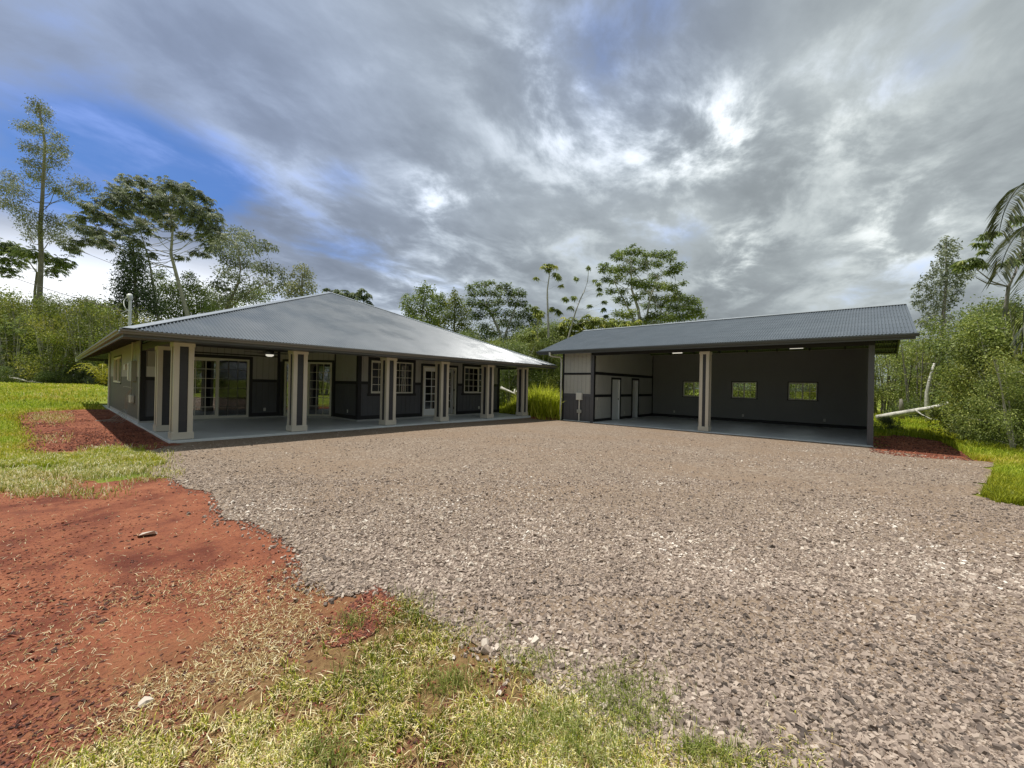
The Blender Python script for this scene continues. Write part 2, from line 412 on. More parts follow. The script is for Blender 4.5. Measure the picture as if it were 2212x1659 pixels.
def ground_mat(name, kind):
    m = bpy.data.materials.new(name); m.use_nodes = True; t = NT(m.node_tree); b = t.n['Principled BSDF']
    tc = t.node('ShaderNodeTexCoord').outputs['Object']; b.inputs['Roughness'].default_value = .85; b.inputs['Specular IOR Level'].default_value = .2
    big = t.noise(tc, .45, 4, .6); med = t.noise(tc, 3.5, 5, .65); fine = t.noise(tc, 32, 4, .7)
    if kind == 'lawn':
        c = t.ramp(big, [(.35, (.17, .24, .025)), (.5, (.27, .34, .035)), (.66, (.38, .37, .07))])
        c = t.mix(t.mapr(fine, .4, .65, 0, .6), c, (.08, .11, .015)); c = t.mix(t.mapr(med, .55, .75), c, (.42, .42, .10))
        hgt = t.math('ADD', fine, med); bs = 1.0; bd = .06
    elif kind == 'soil':
        c = t.ramp(med, [(.3, (.22, .075, .043)), (.5, (.30, .104, .054)), (.72, (.36, .14, .074))])
        c = t.mix(t.mapr(t.noise(tc, 1.3, 6, .68), .46, .64), c, t.mix(1.0, c, (.56, .46, .50), 'MULTIPLY')); c = t.mix(t.mapr(t.noise(tc, .8, 4, .6), .52, .70, 0, .7), c, t.mix(1.0, c, (1.25, 1.35, 1.3), 'MULTIPLY'))
        c = t.mix(t.mapr(fine, .52, .72), c, (.14, .05, .035))
        sx_ = t.node('ShaderNodeSeparateXYZ'); t.l.new(tc, sx_.inputs[0])
        hm = t.math('MULTIPLY', t.mapr(t.math('ADD', sx_.outputs[0], t.math('MULTIPLY', med, .9)), -.1, 1.1), t.mapr(sx_.outputs[1], 3.3, 1.9))
        hm = t.math('MULTIPLY', hm, t.mapr(sx_.outputs[0], 5.0, 4.0))
        c = t.mix(t.math('MULTIPLY', hm, .85), c, t.ramp(fine, [(.3, (.13, .085, .035)), (.7, (.30, .21, .09))]))
        sp = t.node('ShaderNodeTexVoronoi'); sp.inputs['Scale'].default_value = 55; t.l.new(tc, sp.inputs['Vector'])
        c = t.mix(t.mapr(sp.outputs['Distance'], .12, .05, 0, .5), c, (.5, .2, .1))
        hgt = t.math('ADD', t.math('MULTIPLY', fine, 1.0), t.math('MULTIPLY', med, 1.6)); bs = 1.0; bd = .03
    else:
        v1 = t.node('ShaderNodeTexVoronoi'); v1.inputs['Scale'].default_value = 27; t.l.new(tc, v1.inputs['Vector'])
        v2 = t.node('ShaderNodeTexVoronoi'); v2.inputs['Scale'].default_value = 62; t.l.new(tc, v2.inputs['Vector'])
        s1 = t.node('ShaderNodeSeparateColor'); t.l.new(v1.outputs['Color'], s1.inputs[0])
        s2 = t.node('ShaderNodeSeparateColor'); t.l.new(v2.outputs['Color'], s2.inputs[0])
        c1 = t.ramp(s1.outputs[0], [(0, (.15, .11, .082)), (.35, (.235, .175, .13)), (.7, (.31, .24, .18)), (.9, (.40, .32, .25)), (1, (.62, .55, .46))])
        c2 = t.ramp(s2.outputs[1], [(0, (.15, .11, .08)), (.5, (.24, .18, .13)), (1, (.38, .31, .24))])
        c = t.mix(.5, c1, c2)
        c = t.mix(t.mapr(big, .42, .62, 0, .6), c, (.265, .19, .13)); c = t.mix(t.mapr(med, .55, .75, 0, .6), c, (.18, .132, .098))
        hgt = t.math('ADD', t.math('MULTIPLY', v1.outputs['Distance'], -1.2), t.math('MULTIPLY', s1.outputs[2], .9)); hgt = t.math('ADD', hgt, t.math('MULTIPLY', s2.outputs[0], .5)); bs = .8; bd = .014
    t.l.new(c, b.inputs['Base Color'])
    bn = t.node('ShaderNodeBump'); bn.inputs['Strength'].default_value = bs; bn.inputs['Distance'].default_value = bd
    t.l.new(hgt, bn.inputs['Height']); t.l.new(bn.outputs[0], b.inputs['Normal'])
    return m
M_LAWN = ground_mat('lawn_earth', 'lawn'); M_SOIL = ground_mat('red_cinder_soil', 'soil'); M_GRAV = ground_mat('crushed_gravel', 'gravel')

def base_ground():
    xs = np.unique(np.concatenate([np.arange(-20, 45, .6), np.array([-1500, -700, -300, -150, -90, -60, -45, -35, -27, 50, 58, 70, 90, 130, 200, 400, 800, 1500])]))
    ys = np.unique(np.concatenate([np.arange(-20, 60, .6), np.array([-1500, -700, -300, -150, -90, -60, -45, -35, -27, 70, 90, 130, 200, 400, 800, 1500])]))
    X, Y = np.meshgrid(xs, ys); Z = gz(X, Y) - .004; nx = len(xs); ny = len(ys)
    V = np.column_stack([X.ravel(), Y.ravel(), Z.ravel()]); i, j = np.meshgrid(np.arange(nx - 1), np.arange(ny - 1)); a = (j * nx + i).ravel()
    me = np_mesh('ground', V, quads=np.column_stack([a, a + 1, a + 1 + nx, a + nx]), material=M_LAWN, smooth=True)
    tag(link('ground', me), kind='structure')
base_ground()

def c1(x, y): return (x * .3472, 822.9 + y * .3472)
def c3(x, y): return (658.3 + x * .3472, 1206.9 + y * .3472)
GRAV_EDGE = gpoly([c1(*p) for p in ((1050, 385), (880, 425), (950, 470), (1040, 510), (880, 565), (1060, 600), (1130, 665), (1290, 690), (1380, 760), (1340, 830), (1420, 870), (1620, 890), (1720, 950), (1850, 1050), (1890, 1130), (1915, 1240))]
    + [(680, 1259), (715, 1287)] + [c3(*p) for p in ((300, 240), (430, 170), (600, 250), (740, 370), (860, 460), (1060, 520), (1270, 600), (1400, 650), (1520, 760), (1700, 860), (1800, 940), (1920, 1060), (2050, 1130), (2212, 1180))] + [(1500, 1635), (1640, 1659)])
GRAV_R = gpoly([(2212, 1092), (2150, 1086), (2118, 1070), (2140, 1035), (2152, 992), (2090, 986), (2030, 979), (1950, 972), (1890, 966)])
gravel_poly = GRAV_EDGE + [(2.2, -.7), (2.9, -3), (3.5, -6), (7.5, -7), (9.0, -4.5)] + GRAV_R + [(15.6, -.3), (15.6, 10.3), (14.7, 11.0), (14.6, 11.95), (2.0, 11.95), (1.75, 11.7)]
n0 = len(GRAV_EDGE) + 5 + len(GRAV_R)
gravel_poly_j = jitter_poly(gravel_poly, .09, .075, 3, hard=set(range(n0 - 1, n0 + 2)) | {n0 + 3, n0 + 4})
sheet('gravel_drive', gravel_poly_j, .010, M_GRAV)
soilA = gpoly([c1(*p) for p in ((105, 205), (300, 190), (560, 178), (690, 178))]) + [(2.1, 26.0), (2.1, 12.0), (1.95, 11.7)] + gpoly([c1(*p) for p in ((960, 430), (800, 440), (620, 425), (540, 465), (300, 472), (180, 478), (100, 430), (125, 390))])
soilB = gpoly([c1(*p) for p in ((-700, 620), (0, 590), (150, 570), (300, 560), (420, 600), (640, 640), (870, 600), (1080, 615), (1400, 620))]) \
    + [gnd(720, 1100), gnd(900, 1250), gnd(1200, 1400), gnd(1600, 1560), gnd(1800, 1659), (2.6, -.7), (3.2, -3), (-3, -5), (-7, -1), (-8, 6)]
soilC = gpoly([(1880, 936), (1961, 937), (2026, 948), (2060, 962), (2105, 988), (2040, 984), (1950, 978)]) + [(15.4, -.4)]
soilC = gpoly([(1870, 938), (1961, 937), (2026, 948), (2060, 962), (2105, 989), (2030, 985), (1950, 980), (1880, 972)])
soilD = [(14.3, 11.9), (15.2, 10.6), (15.9, 10.7), (17.2, 11.5), (16.6, 12.6), (15.1, 12.6)]
sheet('red_soil', jitter_poly(soilA, .10, .34, 5, hard=(4, 5)), .006, M_SOIL, .5, .03)
sheet('red_soil', jitter_poly(soilB, .12, .10, 6), .002, M_SOIL, .5, .0)
sheet('red_soil', jitter_poly(soilC, .10, .28, 7), .004, M_SOIL, .5, .02)
sheet('red_soil', jitter_poly(soilD, .12, .12, 8), .003, M_SOIL, .5, .02)

# ------------------------------------------------------------------ wall helpers
def wall_cells(a0, a1, z0, z1, holes):
    As = sorted({a0, a1} | {max(a0, min(a1, h[i])) for h in holes for i in (0, 1)}); Zs = sorted({z0, z1} | {max(z0, min(z1, h[i])) for h in holes for i in (2, 3)})
    out = []
    for i in range(len(As) - 1):
        for j in range(len(Zs) - 1):
            am = (As[i] + As[i + 1]) / 2; zm = (Zs[j] + Zs[j + 1]) / 2
            if As[i + 1] - As[i] < 1e-4 or Zs[j + 1] - Zs[j] < 1e-4: continue
            if any(h[0] < am < h[1] and h[2] < zm < h[3] for h in holes): continue
            out.append((As[i], As[i + 1], Zs[j], Zs[j + 1]))
    return out
def siding(p, ax, a0, a1, z0, z1, holes, pitch=.203, gap=.010, d0=-.004, d1=.012):
    """grooved plywood siding: boards with real grooves between them"""
    mb = MB()
    for (x0, x1, y0, y1) in wall_cells(a0, a1, z0, z1, holes):
        k = math.floor(x0 / pitch)
        while k * pitch < x1:
            l = max(x0, k * pitch + gap / 2); r = min(x1, (k + 1) * pitch - gap / 2)
            if r - l > .004: mb.obox(p, ax, l, r, d0, d1, y0, y1)
            k += 1
    return mb
def core(p, ax, a0, a1, z0, z1, holes, t=.12):
    mb = MB()
    for (x0, x1, y0, y1) in wall_cells(a0, a1, z0, z1, holes): mb.obox(p, ax, x0, x1, -t, 0.002, y0, y1)
    return mb
def add_split(mb, name, m, parent, tol=.03, **k):
    """one object for every group of touching boxes"""
    nb = len(mb.v) // 8; A = np.array(mb.v).reshape(nb, 8, 3); lo = A.min(1) - tol / 2; hi = A.max(1) + tol / 2; g = list(range(nb))
    def find(i):
        while g[i] != i: g[i] = g[g[i]]; i = g[i]
        return i
    for i in range(nb):
        hit = np.all((lo[i] <= hi[i + 1:]) & (hi[i] >= lo[i + 1:]), axis=1)
        for j in np.nonzero(hit)[0]: g[find(i + 1 + int(j))] = find(i)
    groups = {}
    for i in range(nb): groups.setdefault(find(i), []).append(i)
    out = []
    for idx in groups.values():
        q = MB()
        for i in idx:
            n = len(q.v); q.v += mb.v[i * 8:i * 8 + 8]; q.f += [tuple(a - i * 8 + n for a in f) for f in mb.f[i * 6:i * 6 + 6]]
        out.append(q.build(name, m, parent, base=world_loc(parent), **k))
    return out
def add(mb, name, m, parent, **k): return mb.build(name, m, parent, base=world_loc(parent), **k)

def window(parent, p, ax, a0, a1, z0, z1, cols, rows, m_glass=M_GLASS, kind='slider', trim=.11, trim_m=M_BLACK, name='window', sill=True, fw=.045, label=None):
    """frame is the part; casing, glass and grille are its pieces"""
    f = MB(); w = fw
    f.obox(p, ax, a0, a1, -.06, .03, z1 - w, z1); f.obox(p, ax, a0, a1, -.06, .03, z0, z0 + w)
    f.obox(p, ax, a0, a0 + w, -.06, .03, z0 + w, z1 - w); f.obox(p, ax, a1 - w, a1, -.06, .03, z0 + w, z1 - w)
    am = (a0 + a1) / 2
    if kind == 'slider':
        f.obox(p, ax, am - w * .7, am + w * .7, -.05, .022, z0 + w, z1 - w)
        f.obox(p, ax, a0 + w, am - w * .7, -.03, .012, z1 - w * 1.7, z1 - w); f.obox(p, ax, a0 + w, am - w * .7, -.03, .012, z0 + w, z0 + w * 1.7)
    fo = add(f, name, M_WHITE, parent)
    if label: fo['label'] = label
    if trim:
        t = MB(); o = .026
        t.obox(p, ax, a0 - trim, a1 + trim, .012, o, z1, z1 + trim)
        if sill: t.obox(p, ax, a0 - trim - .03, a1 + trim + .03, .012, o + .012, z0 - trim * .8, z0)
        t.obox(p, ax, a0 - trim, a0, .012, o, z0, z1); t.obox(p, ax, a1, a1 + trim, .012, o, z0, z1)
        add(t, 'casing', trim_m, fo)
    g = MB(); g.obox(p, ax, a0 + w, a1 - w, -.020, -.014, z0 + w, z1 - w); add(g, 'glass', m_glass, fo)
    gr = MB(); halves = [(a0 + w, am - w * .7), (am + w * .7, a1 - w)] if kind in ('slider',) else [(a0 + w, a1 - w)]
    for l, r in halves:
        for i in range(1, cols): c = l + (r - l) * i / cols; gr.obox(p, ax, c - .010, c + .010, -.013, -.006, z0 + w, z1 - w)
        for j in range(1, rows): c = z0 + w + (z1 - z0 - 2 * w) * j / rows; gr.obox(p, ax, l, r, -.0125, -.0065, c - .010, c + .010)
    if gr.v: add(gr, 'grille', M_WHITE, fo)
    return fo

def pillar(parent, x, y, zb, zt, w=.414, sh=.374):
    """square pillar: dark core with joints, pale corner boards, base and cap"""
    c = MB(); a = sh / 2 - .022; z = zb + .17; k = 0
    while z < zt - .10:
        z2 = min(zt - .09, z + .205); c.box(x - a, x + a, y - a, y + a, z, z2 - .007); z = z2
    a2 = a - .01; c.box(x - a2, x + a2, y - a2, y + a2, zb + .02, zt - .02)
    po = add(c, 'pillar', M_COREP, parent)
    cb = MB(); s = sh / 2; bw = .105
    for sx in (-1, 1):
        for sy in (-1, 1):
            cb.box(x + sx * s, x + sx * (s - bw), y + sy * s, y + sy * (s - .030), zb + .168, zt - .098)
            cb.box(x + sx * s, x + sx * (s - .030), y + sy * (s - .0302), y + sy * (s - bw), zb + .168, zt - .098)
    add(cb, 'corner_board', M_TRIM, po, bevel=.003)
    b = MB(); h = w / 2; b.box(x - h, x + h, y - h, y + h, zb + .012, zb + .172); add(b, 'base', M_TRIM, po, bevel=.004)
    f = MB(); f.box(x - h + .03, x + h - .03, y - h + .03, y + h - .03, zb, zb + .012); add(f, 'footing', M_BLACK, po)
    t = MB(); t.box(x - h + .005, x + h - .005, y - h + .005, y + h - .005, zt - .10, zt); add(t, 'cap', M_TRIM, po, bevel=.004)
    return po

def outlet(parent, p, ax, a, z, w=.075, h=.12):
    o = MB(); o.obox(p, ax, a - w / 2, a + w / 2, .012, .022, z - h / 2, z + h / 2)
    oo = add(o, 'wall_outlet', M_WHITE, parent, bevel=.003)
    s = MB()
    for dz in (-.025, .025): s.obox(p, ax, a - .014, a + .014, .022, .0245, z + dz - .013, z + dz + .013)
    add_split(s, 'socket', M_BOXG, oo, .001)

def corrugate(P0, e, upv, L, tmax, pitch=.076, amp=.015, n=6, nrm=None, t0=0.0):
    """corrugated sheet: starts at P0, runs along e for L, rises along upv up to tmax(s)"""
    N = int(L / pitch * n); s = np.linspace(0, L, N + 1); h = amp * np.cos(2 * np.pi * s / pitch)
    tm = np.array([tmax(q) for q in s]); e = np.array(e); upv = np.array(upv); nv = np.cross(e, upv); nv = nv / np.linalg.norm(nv)
    if nv[2] < 0: nv = -nv
    A = np.array(P0) + s[:, None] * e + h[:, None] * nv + t0 * upv; B = np.array(P0) + s[:, None] * e + tm[:, None] * upv + h[:, None] * nv
    return A, B
def corr_mesh(name, strips, m):
    V = []; Q = []; n = 0
    for A, B in strips:
        k = len(A); V += [A, B]; i = np.arange(k - 1); Q.append(np.column_stack([n + i, n + i + 1, n + k + i + 1, n + k + i])); n += 2 * k
    return np_mesh(name, np.vstack(V), quads=np.vstack(Q), material=m, smooth=True)

# ------------------------------------------------------------------ HOUSE
HU0, HU1 = 1.883, 14.775; VA = 17.028; VB = 13.745; VBK = 26.2
EU0, EU1, EV0, EV1, EZ = .945, 15.972, 11.143, 30.09, 2.385; SL = .419
house = empty('house', (8.4, 20, 0), 'charcoal and grey house with a hipped metal roof and a pillared porch', 'house')
def hbox(name, m, *b, **k):
    mb = MB()
    for q in b: mb.box(*q)
    return add_split(mb, name, m, house, **k)
# slab
sb = MB(); sb.box(1.80, 14.92, 11.80, 17.3, -.22, 0); sb.box(1.80, 14.92, 17.3, 30.0, -.22, -.001); add(sb, 'porch_slab', M_SLAB, house, bevel=.01)
# walls  (frame: origin p, axis along +u, outward is -v)
ZT = 2.52
def hroof(u, v): return EZ + SL * min(u - EU0, EU1 - u, v - EV0, EV1 - v)
pA = (0, VA); aX = (1, 0)
sl1 = (2.91, 4.831, .069, 2.156)
holesA = [(sl1[0], sl1[1], .0, sl1[3])]
add(core(pA, aX, HU0 + .001, 5.9, .0, ZT, holesA), 'wall', M_DARKIN, house)
add_split(siding(pA, aX, HU0, 5.87, 1.45, ZT, holesA), 'upper_siding', M_GREYH, house)
add_split(siding(pA, aX, HU0, 5.87, .06, 1.44, holesA), 'lower_siding', M_CHAR, house)
# diagonal wall with the second slider
pD = (5.87, VA); dl = math.hypot(7.339 - 5.87, VA - 15.559); aD = ((7.339 - 5.87) / dl, (15.559 - VA) / dl)
s2 = (.185, dl - .12, .069, 2.156)
add(core(pD, aD, 0, dl, 0, ZT, [(s2[0], s2[1], 0, s2[3])]), 'wall', M_DARKIN, house)
add_split(siding(pD, aD, 0, dl, s2[3], ZT, []), 'upper_siding', M_GREYH, house)
# return wall: axis along -v, outward -u
pR = (7.339, 15.559); aR = (0, -1)
rl = 15.559 - VB
add(core(pR, aR, 0, rl - .001, 0, ZT, []), 'wall', M_DARKIN, house)
add_split(siding(pR, aR, 0, rl, 1.45, ZT, []), 'upper_siding', M_GREYH, house)
add_split(siding(pR, aR, 0, rl, .06, 1.44, []), 'lower_siding', M_CHAR, house)
# wall B
pB = (0, VB)
wn1 = (7.823, 9.653, 1.012, 2.232); fd = (10.147, 11.949, .07, 2.138); wn2 = (12.421, 14.24, 1.012, 2.232)
holesB = [wn1, (fd[0], fd[1], 0, fd[3]), wn2]
add(core(pB, aX, 7.339, HU1, 0, ZT, holesB), 'wall', M_DARKIN, house)
add_split(siding(pB, aX, 7.339, HU1, 1.45, ZT, holesB), 'upper_siding', M_GREYH, house)
add_split(siding(pB, aX, 7.339, HU1, .06, 1.44, holesB), 'lower_siding', M_CHAR, house)
# left wall: axis -v from back, outward -u
pL = (HU0, VBK); aL = (0, -1); LL = VBK - VA
lw = (VBK - 24.75, VBK - 22.05, 1.20, 2.25)
add(core(pL, aL, 0, LL, -.06, ZT, [lw], .119), 'wall', M_DARKIN, house)
add_split(siding(pL, aL, 0, LL, 1.45, 2.60, [lw]), 'upper_siding', M_GREYH, house)
M_LOWL = mat('side_lower_bounce_tint', (.125, .13, .115), .65, nscale=1.2, namp=.06, bump=.3, bscale=45)  # side wall's lower siding, green bounce light from the grass put into its colour
add_split(siding(pL, aL, 0, LL, .10, 1.45, [lw]), 'lower_siding', M_LOWL, house)
# right and back walls
pRt = (HU1, VB); aRt = (0, 1)
add(core(pRt, aRt, .002, VBK - VB, 0, ZT, []), 'wall', M_GREYH, house)
hbox('wall', M_GREYH, (HU0, HU1 - .121, VBK - .12, VBK - .001, 0, ZT))
# gable-less fill between wall tops and roof along the left
hbox('upper_siding', M_GREYH, (HU0 + .02, HU0 + .1, VA, VBK, ZT + .081, hroof(HU0, 20) - .04))
# interior floor, partition
hbox('interior_floor', M_SLAB, (2.0, 14.6, VA + .1, VBK - .2, .03, .065), (7.5, 14.6, VB + .13, VA + .099, .03, .064))
hbox('interior_wall', M_GREYH, (2.0, 14.6, 21.0, 21.1, .07, 2.5), (9.9, 10.0, 14.0, 20.9, .07, 2.5), (12.1, 12.2, 14.0, 20.9, .07, 2.5), (6.6, 6.7, 17.2, 20.9, .07, 2.5))
# curbs under the walls
hbox('curb', M_CURB, (HU0 - .01, 5.86, VA - .03, VA + .05, .001, .058), (7.32, HU1 + .01, VB - .03, VB + .05, .001, .058), (7.31, 7.38, VB - .029, 15.5, .001, .057))
cm = MB(); cm.obox(pD, aD, -.02, dl, -.05, .03, .001, .056); add(cm, 'curb', M_CURB, house)
cm = MB(); cm.obox(pL, aL, -.02, LL, -.05, .025, -.12, .098); add(cm, 'curb', M_CURB, house)
# black bands, corner boards and base boards
tb = MB(); o1 = .024
tb.obox(pA, aX, HU0 + .0, sl1[0] - .11, .012, o1, 1.34, 1.45); tb.obox(pA, aX, sl1[1] + .11, 5.79, .012, o1, 1.34, 1.45)
tb.obox(pR, aR, .05, rl - .05, .012, o1, 1.34, 1.45)
for l, r in ((7.45, wn1[0] - .11), (wn1[1] + .11, fd[0] - .1), (fd[1] + .1, wn2[0] - .11), (wn2[1] + .11, HU1 - .1)): tb.obox(pB, aX, l, r, .012, o1, 1.34, 1.45)
for l, r in ((7.45, fd[0] - .1), (fd[1] + .1, HU1 - .1)): tb.obox(pB, aX, l, r, .012, o1, .06, .20)
tb.obox(pA, aX, HU0 + .02, sl1[0] - .11, .012, o1, .06, .2); tb.obox(pA, aX, sl1[1] + .11, 5.79, .012, o1, .06, .2)
tb.obox(pR, aR, .05, rl - .05, .012, o1, .06, .2)
tb.obox(pA, aX, HU0, HU0 + .12, .012, .030, .06, ZT); tb.obox(pA, aX, 5.77, 5.86, .012, .030, .06, ZT)
tb.obox(pR, aR, .0, .06, .012, .030, .06, ZT); tb.obox(pR, aR, rl - .11, rl + .012, .012, .030, .06, ZT)
tb.obox(pB, aX, 7.339 - .030, 7.44, .012, .030, .06, ZT); tb.obox(pB, aX, HU1 - .11, HU1 + .03, .012, .030, .06, ZT)
tb.obox(pA, aX, HU0 + .12, 5.77, .012, .022, 2.30, 2.34)
add_split(tb, 'trim_board', M_BLACK, house)
tb = MB(); tb.obox(pL, aL, LL - .13, LL + .02, .012, .032, .10, 2.6); tb.obox(pL, aL, .0, .12, .012, .032, .10, 2.6); add_split(tb, 'trim_board', M_BOXG, house)
# windows and doors
s1o = window(house, pA, aX, sl1[0], sl1[1], sl1[2], sl1[3], 3, 6, M_GLASSD, 'slider', .11, M_BLACK, 'sliding_door', False, .065, 'white framed gridded sliding door with a dark insect screen')
mb = MB(); mb.obox(pA, aX, 3.93, sl1[1] - .07, .014, .018, .15, 2.08); add(mb, 'insect_screen', M_SCREEN, s1o)
window(house, pD, aD, s2[0], s2[1], s2[2], s2[3], 3, 6, M_GLASSD, 'slider', .09, M_BLACK, 'sliding_door', False, .065, 'white framed sliding door reflecting green grass')
mb = MB(); mb.obox(pA, aX, sl1[0], sl1[1], -.02, .05, .058, .068); add(mb, 'threshold', M_WHITE, house)
window(house, pB, aX, *wn1, 3, 4, M_GLASSD, 'slider', .12)
window(house, pB, aX, *wn2, 3, 4, M_GLASS, 'slider', .11)
window(house, pL, aL, *lw, 1, 1, M_GLASSD, 'slider', .06, M_BLACK, sill=True)
# french door: frame, closed left leaf, right leaf swung inward
fr = MB(); w = .055
fr.obox(pB, aX, fd[0], fd[1], -.10, .03, fd[3] - w, fd[3]); fr.obox(pB, aX, fd[0], fd[0] + w, -.10, .03, fd[2], fd[3] - w); fr.obox(pB, aX, fd[1] - w, fd[1], -.10, .03, fd[2], fd[3] - w)
fr.obox(pB, aX, fd[0], fd[1], -.10, .04, .058, fd[2] + .02)
fdo = add(fr, 'french_door', M_WHITE, house)
t = MB(); t.obox(pB, aX, fd[0] - .1, fd[1] + .1, .012, .027, fd[3], fd[3] + .10); t.obox(pB, aX, fd[0] - .1, fd[0], .012, .027, .06, fd[3]); t.obox(pB, aX, fd[1], fd[1] + .1, .012, .027, .06, fd[3]); add(t, 'casing', M_BLACK, fdo)
def leaf(p, ax, a0, a1, name):
    z0, z1 = fd[2] + .025, fd[3] - w - .005; st = .11; mb = MB()
    mb.obox(p, ax, a0, a0 + st, -.06, -.02, z0, z1); mb.obox(p, ax, a1 - st, a1, -.06, -.02, z0, z1)
    mb.obox(p, ax, a0 + st, a1 - st, -.06, -.02, z1 - .15, z1); mb.obox(p, ax, a0 + st, a1 - st, -.06, -.02, z0, z0 + .26)
    gl, gr_, gb, gt = a0 + st, a1 - st, z0 + .26, z1 - .15
    c = (gl + gr_) / 2; mb.obox(p, ax, c - .012, c + .012, -.052, -.028, gb, gt)
    for j in range(1, 5): zz = gb + (gt - gb) * j / 5; mb.obox(p, ax, gl, gr_, -.0515, -.0285, zz - .012, zz + .012)
    add(mb, name, M_DOOR, fdo)
    g = MB(); g.obox(p, ax, gl, gr_, -.043, -.038, gb, gt); add(g, 'glass', M_GLASSD, fdo)
leaf(pB, aX, fd[0] + w, (fd[0] + fd[1]) / 2 - .002, 'door_leaf')
an = R(80); leaf((fd[1] - w - .03, VB + .08), (-math.cos(an), math.sin(an)), 0, .84, 'door_leaf')
hn = MB()
for z in (.30, 1.1, 1.9): hn.box(fd[1] - w - .012, fd[1] - w, VB + .02, VB + .06, z, z + .10)
add_split(hn, 'hinge', M_BLACK, fdo)
# outlets
outlet(house, pA, aX, 5.36, .32); outlet(house, pR, aR, 15.559 - 14.48, .33); outlet(house, pB, aX, 13.4, .33)
# pillars
for (x, y) in ((1.856 + .207, 11.893 + .207), (4.431 + .207, 12.1), (7.324 + .207, 12.1), (9.619 + .207, 12.1), (12.083 + .207, 12.1), (14.414 + .207, 12.1), (2.063, 13.968 + .207)):
    pillar(house, x, y, 0, 2.265)
# beams and porch ceiling
hbox('porch_beam', M_FASC, (1.88, 14.81, 11.94, 12.22, 2.2655, 2.46), (14.53, 14.80, 12.221, VB - .03, 2.2655, 2.46), (1.90, 2.18, 12.221, VA - .02, 2.2655, 2.46))
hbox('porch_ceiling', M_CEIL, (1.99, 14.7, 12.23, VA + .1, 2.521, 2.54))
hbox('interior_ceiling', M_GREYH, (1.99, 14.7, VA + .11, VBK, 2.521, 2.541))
hbox('blocking', M_BLACK, (1.9, 14.8, 12.0, 12.1, 2.461, 2.62))
# roof : corrugated slopes with real waves
APX = (EU0 + EU1) / 2; HALF = (EU1 - EU0) / 2; upn = math.sqrt(1 + SL * SL)
def tri(L): return lambda s: min(s, L - s) * upn
def trap(L, cap): return lambda s: min(s, L - s, cap) * upn
LU = EU1 - EU0; LV = EV1 - EV0; k = 1 / upn
strips = [corrugate((EU0, EV0, EZ), (1, 0, 0), (0, k, SL * k), LU, tri(LU)),
          corrugate((EU0, EV0, EZ), (0, 1, 0), (k, 0, SL * k), LV, trap(LV, HALF)),
          corrugate((EU1, EV0, EZ), (0, 1, 0), (-k, 0, SL * k), LV, trap(LV, HALF)),
          corrugate((EU0, EV1, EZ), (1, 0, 0), (0, -k, SL * k), LU, tri(LU))]
roof = link('roof', corr_mesh('roof', strips, M_ROOF), house); roof.location = -Vector(house.location)
za = EZ + SL * HALF; cap = MB()
def capstrip(a, b, w0, n1, n2):
    """folded ridge cap between a and b; n1,n2 = horizontal directions it spreads to, falling with the slope"""
    a = Vector(a); b = Vector(b)
    for n in (n1, n2):
        d = Vector((n[0], n[1], n[2]))
        cap.prism([a, b, b + d * w0, a + d * w0], (0, 0, .012))
up0 = Vector((0, 0, .020))
A0 = Vector((EU0, EV0, EZ)); AP = Vector((APX, EV0 + HALF, za)); AP2 = Vector((APX, EV1 - HALF, za)); B0 = Vector((EU1, EV0, EZ))
capstrip(A0 + up0, AP + up0, .17, (0, 1, 0), (1, 0, 0)); capstrip(B0 + up0, AP + up0, .17, (0, 1, 0), (-1, 0, 0))
capstrip(AP + up0, AP2 + up0, .17, (1, 0, -SL), (-1, 0, -SL))
capstrip(Vector((EU0, EV1, EZ)) + up0, AP2 + up0, .17, (0, -1, 0), (1, 0, 0)); capstrip(Vector((EU1, EV1, EZ)) + up0, AP2 + up0, .17, (0, -1, 0), (-1, 0, 0))
add(cap, 'hip_cap', M_CAP, roof)
g = MB(); T = .10; zt_ = EZ - .012; D = .085
def gut(x0, x1, y0, y1): g.box(x0, x1, y0, y1, zt_ - D, zt_ - D + .006)
# K-style gutters as open troughs along all four eaves
def gutter(mb, a, b, out, z, D=.085, T=.10):
    a = Vector(a); b = Vector(b); o = Vector(out)
    prof = [(0, 0), (0, -D), (T * .65, -D), (T * .72, -D * .62), (T, -D * .42), (T, 0), (T - .006, -.004), (T - .008, -D * .38), (T * .68, -D * .56), (T * .60, -D + .006), (.006, -D + .006), (.006, 0)]
    P = [a + o * p[0] + Vector((0, 0, z + p[1])) for p in prof]; mb.prism(P, b - a)
gm = MB()
gutter(gm, (EU0 - .03, EV0 + .02, 0), (EU1 + .03, EV0 + .02, 0), (0, -1, 0), EZ - .008)
gutter(gm, (EU0 + .02, EV0 - .03, 0), (EU0 + .02, EV1 + .03, 0), (-1, 0, 0), EZ - .010)
gutter(gm, (EU1 - .02, EV0 - .03, 0), (EU1 - .02, EV1 + .03, 0), (1, 0, 0), EZ - .010)
add(gm, 'gutter', M_GUTT, roof)
fm = MB(); fm.box(EU0 + .03, EU1 - .03, EV0 + .021, EV0 + .055, EZ - .15, EZ - .002); fm.box(EU0 + .021, EU0 + .055, EV0 + .056, EV1 - .03, EZ - .15, EZ - .002); fm.box(EU1 - .055, EU1 - .021, EV0 + .056, EV1 - .03, EZ - .15, EZ - .002); fm.box(EU0 + .056, EU1 - .056, EV1 - .055, EV1 - .021, EZ - .15, EZ - .002)
add(fm, 'fascia', M_FASC, roof)
rf = MB()
def rafter(a, b, w=.04, h=.13):
    a = Vector(a); b = Vector(b); d = (b - a); n = Vector((-d.y, d.x, 0)).normalized() * w / 2
    rf.prism([a + n, b + n, b - n, a - n], (0, 0, -h))
